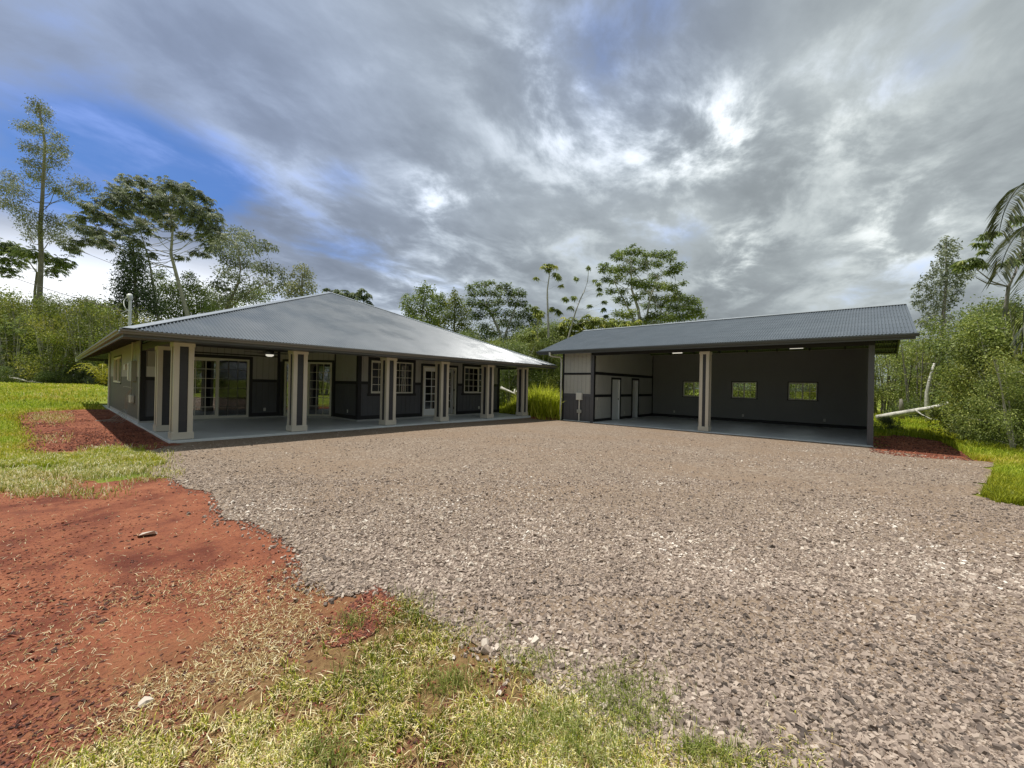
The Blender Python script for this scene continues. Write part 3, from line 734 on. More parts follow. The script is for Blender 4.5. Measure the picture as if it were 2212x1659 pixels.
for i in range(24):
    u = EU0 + .5 + i * .61
    if u < EU1 - .5:
        ln = min(u - EU0, EU1 - u, 1.9); rafter((u, EV0 + .06, EZ - .015), (u, EV0 + ln, EZ - .015 + SL * ln - .03))
for i in range(31):
    v = EV0 + .5 + i * .61
    if v < EV1 - .3:
        ln = min(v - EV0, EV1 - v, 1.5)
        rafter((EU0 + .06, v, EZ - .015), (EU0 + ln, v, EZ - .015 + SL * ln - .03)); rafter((EU1 - .06, v, EZ - .015), (EU1 - ln, v, EZ - .015 + SL * ln - .03))
add_split(rf, 'rafter', M_WOOD, roof, .002)
# soffit board closing the front eave
sf = MB(); sf.box(EU0 + .06, EU1 - .06, EV0 + .056, 11.93, EZ - .142, EZ - .130); add(sf, 'soffit', M_FASC, roof)
dn = MB(); dn.tube([(EU0 - .03, EV1 - .02, EZ - .05), (EU0 - .03, EV1 - .02, EZ - .22)], .045, 8); add(dn, 'downspout', M_PVC, roof)
# back porch header and posts
hbox('porch_beam', M_FASC, (HU0, HU1, 29.6, 29.75, 2.10, 2.30)); hbox('post', M_GREYH, (HU0 + 3.0, HU0 + 3.15, 29.6, 29.75, 0, 2.10), (HU1 - .15, HU1, 29.6, 29.75, 0, 2.10))
dn = MB(); dn.tube([(HU0 - .06, VBK - .05, 2.5), (HU0 - .06, VBK - .05, -.02)], .035, 8); add(dn, 'downspout', M_PVC, house)
# service mast, meter boxes, cables on the left wall
ms = MB(); ms.tube([(1.80, 18.2, 1.95), (1.80, 18.2, 2.6)], .022, 8); ms.tube([(1.72, 18.2, 2.72), (1.72, 18.2, 3.98)], .040, 10); mo = add(ms, 'service_mast', M_PVC, house)
wh = MB(); wh.tube([(1.72, 18.2, 3.95), (1.72, 18.2, 4.03), (1.70, 18.14, 4.10), (1.68, 18.06, 4.08), (1.67, 18.0, 4.0)], [.05, .065, .075, .07, .05], 10); add(wh, 'weather_head', M_PVC, mo, smooth=True)
lp = MB(); lp.tube([(1.67 - .12 * math.sin(a), 18.02 + .10 * math.sin(a * 2), 3.80 + .22 * math.cos(a)) for a in np.linspace(0, 2.6 * math.pi / 2, 14)], .012, 5)
lp.tube([(1.66, 18.1, 3.62), (1.52, 18.3, 3.50), (1.62, 18.6, 3.44), (1.75, 18.3, 3.50)], .012, 5); add(lp, 'cable_loop', M_PVC, mo)
bx = MB(); bx.obox(pL, aL, VBK - 18.62, VBK - 17.82, .013, .14, 1.30, 1.96); pb = add(bx, 'electrical_panel', M_BOXG, house, bevel=.008)
bx = MB(); bx.obox(pL, aL, VBK - 18.60, VBK - 18.30, .141, .16, 1.34, 1.90); add(bx, 'panel_door', M_PVC, pb)
bx = MB(); bx.obox(pL, aL, VBK - 20.15, VBK - 19.75, .013, .12, 1.68, 1.88); add(bx, 'meter_box', M_PVC, house, bevel=.01)
bx = MB(); bx.obox(pL, aL, VBK - 18.50, VBK - 18.10, .013, .13, .58, .84); add(bx, 'junction_box', M_PVC, house, bevel=.03)
cb = MB()
cb.tube([(1.80, 18.25, 1.30), (1.80, 18.25, .84)], .018, 6)
for i in range(7):
    v0 = 18.0 + .12 * i; cb.tube([(1.80, v0, 1.1 - .02 * i), (1.74 - .02 * (i % 3), v0 + .15, .8), (1.72, v0 + .3 + .1 * (i % 2), .35), (1.66 - .05 * i, v0 + .1, .02), (1.5 - .08 * i, v0 - .3 + .1 * i, -.03)], .006, 4)
cb.tube([(1.80, 18.2, 1.08), (1.70, 18.9, 1.12), (1.72, 19.6, 1.08)], .010, 5)
add(cb, 'loose_cable', M_BOXG, house)

# porch fan and notice
fan = empty('ceiling_fan', (4.62, 14.3, 2.52), 'dark ceiling fan with a round white light under the house porch ceiling', 'ceiling fan')
f = MB(); f.tube([(4.62, 14.3, 2.52), (4.62, 14.3, 2.36)], .02, 8); f.tube([(4.62, 14.3, 2.38), (4.62, 14.3, 2.36), (4.62, 14.3, 2.27), (4.62, 14.3, 2.24)], [.07, .12, .12, .10], 16); add(f, 'motor_housing', M_BLACK, fan)
f = MB(); f.tube([(4.62, 14.3, 2.24), (4.62, 14.3, 2.20), (4.62, 14.3, 2.175)], [.115, .11, .06], 16); add(f, 'lamp_bowl', M_LAMP, fan, smooth=True)
for i in range(5):
    a = R(25 + 72 * i); ax_ = (math.cos(a), math.sin(a)); f = MB(); f.obox((4.62, 14.3), ax_, .12, .68, -.06, .06, 2.285, 2.295); add(f, 'blade', M_BLACK, fan, bevel=.003)
nt = MB(); nt.obox(pA, aX, 2.02, 2.40, .013, .017, 1.46, 1.78)
no = nt.build('paper_notice', M_PVC, None, base=(2.2, VA, 1.5)); tag(no, 'white sheet of paper pinned to the grey house wall behind the front corner pillars', 'notice')

# ------------------------------------------------------------------ GARAGE
GU, GB, G0, G1, G2 = 15.482, 21.926, 10.42, 8.83, -.212; GZ = -.1
GE0, GE1, GRI, GZE, GSL = 14.882, 22.934, 18.908, 3.006, .351
gar = empty('garage', (18.7, 5.1, GZ), 'long open fronted garage with grey panels and a low gable metal roof on the right', 'garage')
def gbox(name, m, *b, **k):
    mb = MB()
    for q in b: mb.box(*q)
    return add_split(mb, name, m, gar, **k)
def groof(u): return GZE + GSL * (min(u, 2 * GRI - u) - GE0)
gbox('floor_slab', M_SLAB, (GU - .03, GB, G2, G0, -.30, GZ), bevel=.008)
WT = 3.17
# front closed panel, axis +? outward -u : axis -v
pF = (GU, G0); aF = (0, -1); FL = G0 - G1
add(core(pF, aF, 0, FL, -.14, WT, [], .12), 'wall', M_DARKIN, gar)
add_split(siding(pF, aF, 0, FL, 2.03, WT, [], .203), 'upper_siding', M_GREY, gar)
add_split(siding(pF, aF, 0, FL, 1.10, 1.94, [], .203), 'middle_siding', M_GREY, gar)
add_split(siding(pF, aF, 0, FL, -.13, .96, [], .203), 'lower_siding', M_CHAR, gar)
# partition, facing -v : axis +u
pP = (0, G1); d1 = (17.18, 17.97, GZ, 1.78); d2 = (19.36, 20.02, GZ, 1.80)
add(core(pP, aX, GU + .121, GB - .12, GZ, 3.18, [d1, d2]), 'wall', M_DARKIN, gar)
mb = MB(); mb.prism([(GU + .2, G1 + .01, 3.181), (GB - .2, G1 + .01, 3.181), (GRI, G1 + .01, groof(GRI) - .06)], (0, .1, 0)); add(mb, 'gable_infill', M_GREY, gar)
add_split(siding(pP, aX, GU + .12, GB, 2.08, 3.18, [d1, d2]), 'upper_siding', M_GREY, gar)
add_split(siding(pP, aX, GU + .12, GB, 1.09, 1.95, [d1, d2]), 'middle_siding', M_GREY, gar)
add_split(siding(pP, aX, GU + .12, GB, 0.02, .97, [d1, d2]), 'lower_siding', M_GREY, gar)
tb = MB()
tb.obox(pP, aX, GU + .10, GB, .012, .026, 1.95, 2.08)
for l, r in ((GU + .1, d1[0] - .1), (d1[1] + .1, d2[0] - .1), (d2[1] + .1, GB)): tb.obox(pP, aX, l, r, .012, .026, .97, 1.09); tb.obox(pP, aX, l, r, .012, .024, GZ, .02)
for d in (d1, d2): tb.obox(pP, aX, d[0] - .1, d[0], .012, .030, GZ, d[3] + .09); tb.obox(pP, aX, d[1], d[1] + .1, .012, .030, GZ, d[3] + .09); tb.obox(pP, aX, d[0], d[1], .012, .030, d[3], d[3] + .09)
tb.obox(pP, aX, GU - .0, GU + .11, .012, .032, -.13, WT - .4)
tb.obox(pF, aF, .02, FL - .12, .012, .026, 1.94, 2.03); tb.obox(pF, aF, 0, .09, .012, .030, -.13, WT)
tb.obox(pP, aX, GB - .1, GB, .0261, .04, GZ, WT)
add_split(tb, 'trim_board', M_BLACK, gar)
tb = MB(); tb.obox(pF, aF, .09, FL - .12, .012, .026, .96, 1.10); tb.obox(pF, aF, FL - .12, FL + .032, .012, .032, -.13, WT - .38); add_split(tb, 'trim_board', M_CHAR, gar)
# doors
def gdoor(d, ang, lab):
    f = MB(); f.obox(pP, aX, d[0], d[0] + .03, -.12, .02, GZ, d[3]); f.obox(pP, aX, d[1] - .03, d[1], -.12, .02, GZ, d[3]); f.obox(pP, aX, d[0] + .03, d[1] - .03, -.12, .02, d[3] - .03, d[3])
    fo = add(f, 'door_frame', M_DOOR, gar, label=lab)
    W = d[1] - d[0] - .065; hinge = (d[1] - .032, G1 + .06) if ang else (d[0] + .032, G1 + .05)
    ax_ = (-math.cos(R(ang)), math.sin(R(ang))) if ang else (1, 0)
    lf = MB(); s = 1
    lf.obox(hinge, ax_, 0, W, -.018, .018, GZ + .012, d[3] - .035)
    for z0, z1 in ((GZ + .15, .62), (.75, d[3] - .17)):
        for sd in (-1, 1):
            lf.obox(hinge, ax_, .10, W - .10, sd * .018, sd * .022, z0, z0 + .015); lf.obox(hinge, ax_, .10, W - .10, sd * .018, sd * .022, z1 - .015, z1)
            lf.obox(hinge, ax_, .10, .115, sd * .018, sd * .022, z0 + .015, z1 - .015); lf.obox(hinge, ax_, W - .115, W - .10, sd * .018, sd * .022, z0 + .015, z1 - .015)
    lo = add(lf, 'door_leaf', M_DOOR, fo)
    kb = MB(); kx = hinge[0] + ax_[0] * (W - .07); ky = hinge[1] + ax_[1] * (W - .07); nx, ny = ax_[1], -ax_[0]
    kb.tube([(kx - nx * .06, ky - ny * .06, .86), (kx - nx * .05, ky - ny * .05, .86), (kx, ky, .86), (kx + nx * .05, ky + ny * .05, .86), (kx + nx * .06, ky + ny * .06, .86)], [.02, .03, .012, .03, .02], 8)
    add(kb, 'door_knob', M_BLACK, fo)
gdoor(d1, 0, 'closed white door nearer the opening'); gdoor(d2, 78, 'half open white door at the back')
# back wall, outward -u : axis -v from G0
pK = (GB, G0); ww = [(G0 - 7.159, G0 - 6.13), (G0 - 4.858, G0 - 3.825), (G0 - 2.571, G0 - 1.541)]; GH = [(a, b, 1.018, 1.792) for a, b in ww]
kl = G0 - G2
add(core(pK, aF, 0, kl, GZ, 3.22, GH, .11), 'wall', M_GREY, gar)
mb = MB()
for x0, x1, y0, y1 in wall_cells(G0 - G1, kl - .12, .03, 3.20, GH): mb.obox(pK, aF, x0, x1, .003, .012, y0, y1)
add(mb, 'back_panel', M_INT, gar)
tb = MB(); tb.obox(pK, aF, G0 - G1, kl - .12, .012, .026, GZ, .03)
add_split(tb, 'base_board', M_BLACK, gar)
for a, b in ww: window(gar, pK, aF, a, b, 1.018, 1.792, 2, 2, M_GLASSG, 'slider', .035, M_BLACK, 'window', True, .035)
for v in (7.61, 4.37, 1.27): outlet(gar, pK, aF, G0 - v, .19)
outlet(gar, pP, aX, 15.83, .91); outlet(gar, pP, aX, 18.51, .19)
# left and right end walls with gables
def endwall(v0, v1, m):
    mb = MB(); mb.prism([(GU + .121, v0, GZ), (GB - .115, v0, GZ), (GB - .115, v0, groof(GB) - .06), (GRI, v0, groof(GRI) - .06), (GU + .121, v0, groof(GU) - .06)], (0, v1 - v0, 0)); return add(mb, 'end_wall', m, gar)
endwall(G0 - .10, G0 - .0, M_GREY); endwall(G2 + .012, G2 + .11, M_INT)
gbox('corner_post', M_CHAR, (GU - .02, GU + .12, G2 - .0, G2 + .135, -.16, WT - .39))
gbox('header_beam', M_BLACK, (GU, GU + .13, G2 + .0, G1 - .04, 2.78, WT), (GU - .002, GU + .12, G1 - .035, G0, WT + .0, WT + .03))
gbox('header_beam', M_BLACK, (GU - .02, GU - .001, G2, G1 + .12, 2.775, WT - .01))
pillar(gar, GU + .18, 4.352, GZ, 2.775, .36, .32)
# roof
LV2 = 11.423 + 1.024; kk = 1 / math.sqrt(1 + GSL * GSL); sl_len = (GRI - GE0) / kk
gs = [corrugate((GE0, -1.024, GZE), (0, 1, 0), (kk, 0, GSL * kk), LV2, lambda s: sl_len), corrugate((GE1, -1.024, GZE), (0, 1, 0), (-kk, 0, GSL * kk), LV2, lambda s: sl_len)]
groofo = link('roof', corr_mesh('garage_roof', gs, M_ROOF), gar); groofo.location = -Vector(gar.location)
cap = MB(); zr = GZE + GSL * (GRI - GE0)
capstrip((GRI, -1.03, zr + .022), (GRI, 11.43, zr + .022), .15, (-1, 0, -GSL), (1, 0, -GSL)); add(cap, 'ridge_cap', M_CAP, groofo)
gm = MB(); gutter(gm, (GE0 + .02, -1.06, 0), (GE0 + .02, 11.46, 0), (-1, 0, 0), GZE - .010, .085, .10); add(gm, 'gutter', M_GUTG, groofo)
fm = MB(); fm.box(GE0 + .021, GE0 + .055, -1.0, 11.40, GZE - .16, GZE - .004)
for v in (-1.0, 11.372):
    for sgn in (1, -1):
        a = GE0 + .056 if sgn > 0 else GE1 - .02; fm.prism([(a, v, groof(a) - .015), (GRI, v, zr - .015), (GRI, v, zr - .16), (a, v, groof(a) - .16)], (0, .035, 0))
add(fm, 'fascia', M_FASC, groofo)
rf = MB()
for i in range(9):   # purlins running the length, rafters across
    for sgn in (1, -1):
        u = GE0 + .28 + i * .48; u = u if sgn > 0 else 2 * GRI - u
        rf.box(u - .035, u + .035, -.965, 11.37, groof(u) - .058, groof(u) - .018)
for i in range(9):
    v = .6 + i * 1.2
    for sgn in (1, -1):
        a = GU if sgn > 0 else GB - .1; rf.prism([(a, v, groof(a) - .06), (GRI, v, zr - .06), (GRI, v, zr - .20), (a, v, groof(a) - .20)], (0, .045, 0))
add_split(rf, 'purlin', M_WOOD, groofo, .001)
# meter pedestal on the front panel
bx = MB(); bx.obox(pF, aF, G0 - 9.62, G0 - 9.34, .027, .14, .83, 1.15); eb = add(bx, 'meter_box', M_PVC, gar, bevel=.012)
bx = MB(); bx.tube([(GU - .07, 9.48, .83), (GU - .07, 9.48, -.13)], .026, 10); add(bx, 'conduit', M_PVC, eb, smooth=False)
bx = MB(); bx.obox(pF, aF, G0 - 9.58, G0 - 9.37, .03, .11, .26, .40); add(bx, 'junction_box', M_BOXG, eb, bevel=.006)
ds = MB(); ds.tube([(GE0 - .03, 10.72, GZE - .07), (GE0 - .03, 10.72, GZE - .20), (GE0 + .08, 10.70, GZE - .24), (GU - .1, 10.53, GZE - .27), (GU - .03, 10.50, GZE - .34), (GU - .03, 10.49, 2.4), (GU - .03, 10.49, -.12)], [.05, .045, .035, .035, .038, .038, .038], 8)
add(ds, 'downspout', M_PVC, gar)
for i, (x, y, lab) in enumerate(((17.02, 5.83, 'short white strip light under the garage rafters left of the garage pillar'), (16.8, 1.77, 'short white strip light under the garage rafters right of the garage pillar'))):
    L = empty('strip_light', (x, y, 2.9), lab, 'light fixture', 'strip lights in the garage')
    a = MB(); a.box(x - .06, x + .06, y - .21, y + .21, 2.93, 2.96); add(a, 'housing', M_WHITE, L)
    a = MB(); a.tube([(x, y - .19, 2.90), (x, y + .19, 2.90)], .035, 8); add(a, 'tube', M_LAMP, L)
    a = MB(); a.box(x - .01, x + .01, y - .01, y + .01, 2.961, groof(x) - .06); add(a, 'hanger', M_BLACK, L)
# ------------------------------------------------------------------ VEGETATION
G_OLIVE = [(0, (0.073, 0.104, 0.035)), (0.35, (0.16, 0.216, 0.059)), (0.7, (0.282, 0.356, 0.088)), (1, (0.442, 0.467, 0.134))]
G_BRIGHT = [(0, (.09, .13, .03)), (.35, (.20, .27, .05)), (.75, (.35, .42, .08)), (1, (.58, .58, .16))]
G_DARK = [(0, (0.048, 0.075, 0.039)), (0.4, (0.098, 0.144, 0.066)), (0.8, (0.186, 0.229, 0.109)), (1, (0.328, 0.35, 0.197))]
G_GREYG = [(0, (0.095, 0.116, 0.084)), (0.4, (0.18, 0.211, 0.131)), (0.8, (0.295, 0.328, 0.211)), (1, (0.55, 0.57, 0.422))]
L_OLIVE = attr_mat('leaf_olive', G_OLIVE, .5, .30, spec=.4, objvar=True)
L_BRIGHT = attr_mat('leaf_bright', G_BRIGHT, .5, .35, spec=.4, tint_noise=(.35, (1.12, .92, .8, 1)), objvar=True)
L_DARK = attr_mat('leaf_dark', G_DARK, .5, .22, spec=.45, objvar=True)
L_GREYG = attr_mat('leaf_grey_green', G_GREYG, .5, .28, spec=.5, objvar=True)
L_FERN = attr_mat('fern_yellow', [(0, (.22, .24, .02)), (1, (.50, .46, .05))], .5, .4)
L_RUST = attr_mat('dead_frond', [(0, (.12, .06, .03)), (.6, (.28, .15, .07)), (1, (.5, .42, .32))], .7, .2)
B_PALE = mat('pale_bark', (.42, .40, .35), .8, nscale=3, namp=.35, bump=.5, bscale=14)
B_GREY = mat('grey_bark', (.22, .20, .17), .85, nscale=3, namp=.35, bump=.6, bscale=14)
B_DARK = mat('dark_bark', (.11, .095, .08), .85, nscale=3, namp=.3, bump=.6, bscale=14)
B_WHITE = mat('white_bark', (.50, .48, .43), .8, nscale=5, namp=.75, bump=.4, bscale=20)

def unit(a): return a / np.maximum(np.linalg.norm(a, axis=-1, keepdims=True), 1e-9)
def kites(P, D, Nn, L, W, droop=0.15):
    """leaf shaped quads: P root, D direction, Nn normal"""
    D = unit(D); S = unit(np.cross(D, Nn)); L = np.asarray(L)[:, None]; W = np.asarray(W)[:, None]
    dn = np.array([0, 0, -1.0])
    a = P; b = P + D * L * .45 + S * W * .5; c = P + D * L + dn * L * droop; e = P + D * L * .45 - S * W * .5
    V = np.stack([a, b, c, e], 1).reshape(-1, 3); n = len(P); Q = np.arange(n * 4).reshape(n, 4); return V, Q

def crown_mesh(name, clumps, material, typ, L, dens, seed=0, flat=.75):
    """clumps: list of (centre, radius). leaves spread through every clump"""
    r = np.random.default_rng(seed); VV = []; QQ = []; RR = []; n0 = 0
    for c, rad in clumps:
        c = np.array(c); cr = r.random()
        if typ == 'star':
            n = max(6, int(dens * 1.15 * (rad / L) ** 2)); nl = 8
        else: n = max(12, int(dens * 13 * (rad / L) ** 2)); nl = 1
        u = unit(r.normal(size=(n, 3))); rr = rad * (r.random(n) ** .42)[:, None] * (1 + .22 * r.normal(size=(n, 1)))
        sc = np.array([1, 1, flat]); P = c + u * rr * sc; out = u
        sub = r.normal(size=(n, 3)) * rad * .06; P = P + sub
        if typ == 'star':
            cen = np.repeat(P, nl, 0); ang = np.tile(np.arange(nl) * 2 * math.pi / nl, n) + np.repeat(r.random(n) * 6, nl)
            tl = np.repeat(unit(out * .5 + np.array([0, 0, 1]) + .3 * r.normal(size=(n, 3))), nl, 0)
            a1 = unit(np.cross(tl, np.tile(np.array([[.3, .8, .1]]), (n * nl, 1)))); a2 = np.cross(tl, a1)
            D = a1 * np.cos(ang)[:, None] + a2 * np.sin(ang)[:, None] + tl * -.35
            Ls = L * 1.5 * r.uniform(.75, 1.15, n * nl); V, Q = kites(cen, D, tl, Ls, Ls * .32, .35)
            rn = np.repeat(r.random(n) * .7 + cr * .3, nl) + .12 * r.normal(size=n * nl)
        else:
            up = np.array([0, 0, 1.0])
            if typ == 'flat': nn = unit(up * 1.4 + .5 * r.normal(size=(n, 3))); D = unit(np.cross(nn, r.normal(size=(n, 3))) + out * .5)
            else: nn = unit(up * .5 + out * .5 + .8 * r.normal(size=(n, 3))); D = unit(r.normal(size=(n, 3)) + out * .6 + np.array([0, 0, -.2]))
            Ls = L * r.uniform(.6, 1.35, n); V, Q = kites(P, D, nn, Ls, Ls * .46, .2); rn = r.random(n) * .62 + cr * .38
        VV.append(V); QQ.append(Q + n0); n0 += len(V); RR.append(np.clip(rn, 0, 1))
    return np_mesh(name, np.vstack(VV), quads=np.vstack(QQ), rq=np.concatenate(RR), material=material)

def limbs_to(mb, trunk, clumps, r0, seed=0, frac=1.0, sag=.0):
    """a curved limb from the trunk to every clump"""
    rnd = random.Random(seed); T = [Vector(p) for p in trunk]
    # densify the trunk
    D = []
    for a, b in zip(T[:-1], T[1:]):
        for i in range(8): D.append(a.lerp(b, i / 8))
    D.append(T[-1])
    for c, rad in clumps:
        if rnd.random() > frac: continue
        c = Vector(c); best = min(D, key=lambda p: (p - c).length + max(0, p.z - c.z + .3 * math.hypot(p.x - c.x, p.y - c.y)) * 1.6)
        dist = (c - best).length
        if dist < rad * .5: continue
        mid = best.lerp(c, .5) + Vector((rnd.uniform(-.1, .1), rnd.uniform(-.1, .1), rnd.uniform(-.12, .10))) * dist
        q1 = best.lerp(mid, .5) + Vector((0, 0, -.04 * dist)); r = max(r0 * .24, .010) * min(1.3, .4 + dist / 4)
        mb.tube([best, q1, mid, c.lerp(mid, .3), c], [r, r * .85, r * .65, r * .45, r * .25], 4, False)
        for k in range(3):
            e = c + Vector((rnd.uniform(-1, 1), rnd.uniform(-1, 1), rnd.uniform(-.4, .8))) * rad * .8
            mb.tube([mid.lerp(c, .5), c.lerp(e, .4), e], [r * .4, r * .3, r * .12], 3, False)

def photo_tree(name, label, depth, conv, trunks, clumps, typ, leafm, barkm, L=.17, dens=1.1, r0=.14, spread=.55, flat=.75, seed=1, cat='tree', group='trees around the clearing', frac=1.0):
    """a tree whose boughs stand where the photograph shows them, spread in depth round its trunk"""
    rnd = random.Random(seed); k = depth / FPX
    def w(p, dj=0.0): q = conv(p[0], p[1]); return at(q[0], q[1], depth + dj)
    b = w(trunks[0][0]); bx, by = float(b[0]), float(b[1]); bz = float(gz(bx, by)) - .1
    root = empty(name, (bx, by, bz), label, cat, group)
    sc = conv(100, 0)[0] - conv(0, 0)[0]; sc /= 100
    xs = [conv(c[0], c[1])[0] for c in clumps]; half = (max(xs) - min(xs)) * k * .5
    CL = []; L = L * 1.15; dens = dens * {'small': 2.4, 'flat': 3.0, 'star': 2.5}[typ]
    for c in clumps:
        rad = c[2] * sc * k * (1.16 if typ == 'flat' else 1.18); xc = (conv(c[0], c[1])[0] - (max(xs) + min(xs)) / 2) * k
        room = math.sqrt(max(.05, half * half - xc * xc)) * spread
        CL.append((tuple(w(c, rnd.uniform(-room, room))), rad))
    tm = MB()
    for i, t in enumerate(trunks):
        pts = [w(p) for p in t]; pts = [tuple(q) for q in pts]
        if i == 0 or t[0][1] is None: pts = [(bx, by, bz)] + pts
        else: pts = [(pts[0][0], pts[0][1], bz)] + pts
        rr = [r0 * (1 - .75 * j / max(1, len(pts) - 1)) * (1 if i == 0 else .7) for j in range(len(pts))]; rr[0] *= 1.35
        tm.tube(pts, rr, 7, False)
        sel = [c for j, c in enumerate(CL) if j % len(trunks) == i]
        limbs_to(tm, pts, sel, rr[len(rr) // 2], seed + i, frac)
    tm.build('trunk', barkm, root, base=(bx, by, bz), smooth=True)
    off = np.array([bx, by, bz]); CL2 = [(tuple(np.array(c) - off), r) for c, r in CL]
    link('crown', crown_mesh(name + '_crown', CL2, leafm, typ, L, dens, seed, flat), root)
    return root

cv5 = lambda x, y: (x * .3969, 192 + y * .3969)          # left trees
cvm = lambda x, y: (822.9 + x * .3472, 493.7 + y * .3472)  # middle trees
cvr = lambda x, y: (1892.7 + x * .2645, 384 + y * .2645)   # right trees

photo_tree('ohia_tree', 'tallest slender tree with a thin dark trunk rising above the left shrubs', 44, cv5,
    [[(215, 1150), (225, 900), (218, 770), (230, 600), (238, 450), (245, 300), (215, 120), (205, 70)]],
    [(200, 80, 34), (185, 120, 34), (240, 110, 34), (262, 135, 22), (125, 205, 34), (165, 215, 34), (215, 215, 40), (250, 170, 26), (150, 320, 38), (205, 320, 44), (310, 255, 32), (335, 320, 34), (280, 320, 36), (150, 400, 34), (220, 410, 46), (300, 390, 44), (350, 360, 26), (230, 480, 58), (170, 470, 30), (60, 480, 42), (30, 540, 44), (100, 550, 50), (15, 620, 44), (80, 630, 50), (140, 690, 44), (170, 745, 50), (300, 545, 30), (350, 560, 42), (430, 515, 44), (480, 540, 38), (390, 595, 32), (330, 740, 50), (260, 700, 44), (395, 730, 42), (270, 790, 50), (340, 820, 42), (160, 800, 36)],
    'small', L_GREYG, B_GREY, .16, 0.53, .26, .5, .8, 11)
photo_tree('spreading_tree', 'low spreading tree around the foot of the tallest slender tree', 47, cv5,
    [[(190, 1100), (200, 1000), (150, 930)]],
    [(30, 850, 44), (80, 880, 50), (20, 930, 44), (120, 890, 50), (180, 900, 50), (250, 920, 50), (330, 940, 50), (100, 950, 44), (300, 990, 50), (365, 960, 36), (40, 990, 50), (400, 880, 34), (0, 870, 40)],
    'star', L_OLIVE, B_GREY, .18, 0.84, .16, .7, .6, 12)
photo_tree('umbrella_tree', 'broad umbrella crowned tree with a pale forked trunk left of the roof peak', 41, cv5,
    [[(1020, 1230), (970, 1050), (930, 900), (940, 760), (930, 690)], [(860, 1240), (830, 1050), (815, 950), (760, 760)]],
    [(690, 500, 42), (640, 540, 44), (780, 505, 44), (850, 535, 50), (930, 525, 52), (1000, 540, 50), (1060, 565, 44), (1120, 600, 34), (560, 620, 50), (620, 600, 50), (700, 600, 50), (790, 600, 50), (880, 610, 58), (970, 600, 52), (1050, 640, 50), (1130, 660, 50), (1165, 700, 42), (480, 640, 42), (440, 700, 40), (520, 700, 42), (600, 700, 42), (690, 680, 42), (760, 720, 40), (860, 690, 48), (950, 690, 48), (1030, 715, 48), (1100, 740, 42), (1180, 760, 44), (450, 760, 42), (540, 770, 42), (500, 830, 38), (430, 830, 34), (590, 850, 38), (380, 860, 34), (650, 800, 36), (750, 830, 36), (1090, 800, 34), (1160, 820, 42), (1200, 800, 36), (1060, 890, 28), (980, 915, 26), (1120, 900, 28), (820, 900, 28), (900, 640, 50), (650, 570, 46), (740, 560, 46), (660, 650, 46), (750, 650, 46), (830, 660, 46), (560, 690, 42), (640, 740, 42), (700, 770, 40), (800, 760, 40), (920, 740, 42), (1000, 660, 46), (1080, 690, 46), (1130, 780, 42), (500, 780, 40), (560, 820, 36), (900, 580, 46), (1010, 590, 44), (1140, 860, 38), (1000, 800, 34)],
    'star', L_GREYG, B_PALE, .19, 0.94, .24, .6, .6, 13)
photo_tree('conical_tree', 'dark dense conical tree behind the white service mast', 39, cv5,
    [[(740, 1240), (735, 1000), (725, 860)]],
    [(720, 850, 30), (700, 890, 40), (745, 900, 40), (680, 940, 42), (760, 950, 44), (715, 980, 50), (680, 1030, 50), (770, 1030, 52), (660, 1090, 48), (725, 1100, 60), (800, 1110, 54), (740, 1180, 66), (830, 1180, 60), (660, 1170, 50)],
    'small', L_DARK, B_DARK, .17, 0.93, .2, .6, .8, 14)
photo_tree('crooked_tree', 'crooked tree with several clumps of foliage left of the roof peak', 38, cv5,
    [[(1230, 1200), (1300, 1050), (1310, 980), (1290, 850)], [(1240, 1200), (1360, 1100), (1480, 1040)]],
    [(1290, 785, 42), (1350, 815, 42), (1240, 830, 42), (1300, 880, 50), (1380, 870, 38), (1440, 850, 34), (1488, 865, 24), (1210, 900, 42), (1260, 950, 50), (1340, 950, 42), (1220, 1000, 40), (1290, 1020, 42), (1180, 860, 34), (1400, 970, 36), (1460, 975, 44), (1530, 1000, 34), (1550, 1060, 34), (1440, 1050, 42), (1500, 1090, 38), (1380, 1070, 34), (1240, 1090, 50), (1320, 1110, 50), (1200, 1150, 50), (1180, 1060, 38)],
    'small', L_GREYG, B_GREY, .20, 0.71, .2, .6, .8, 15)
photo_tree('bushy_tree', 'dark leafy tree filling the space under the umbrella tree', 45, cv5,
    [[(1000, 1260), (1000, 1150)]],
    [(880, 1080, 50), (960, 1090, 50), (1050, 1080, 50), (1120, 1110, 50), (900, 1160, 60), (1000, 1150, 60), (1100, 1170, 60), (1180, 1180, 60), (850, 1220, 50), (940, 1220, 60), (1040, 1220, 60), (1140, 1220, 50), (1260, 1160, 50), (1340, 1130, 50), (1420, 1120, 50), (870, 1010, 40), (1030, 1020, 30)],
    'small', L_OLIVE, B_DARK, .20, 0.81, .18, .6, .8, 16)
photo_tree('small_tree', 'small grey green tree just left of the roof peak', 37, cv5,
    [[(1640, 1180), (1645, 1080), (1645, 1000)]],
    [(1640, 975, 30), (1675, 1010, 30), (1640, 1050, 44), (1600, 1080, 36), (1690, 1075, 32), (1620, 1110, 50), (1590, 1010, 18), (1680, 1120, 40), (1560, 1110, 30)],
    'small', L_GREYG, B_GREY, .17, 0.74, .12, .6, .9, 17)
cv7 = lambda x, y: (631 + x * .124, 603.5 + y * .124)
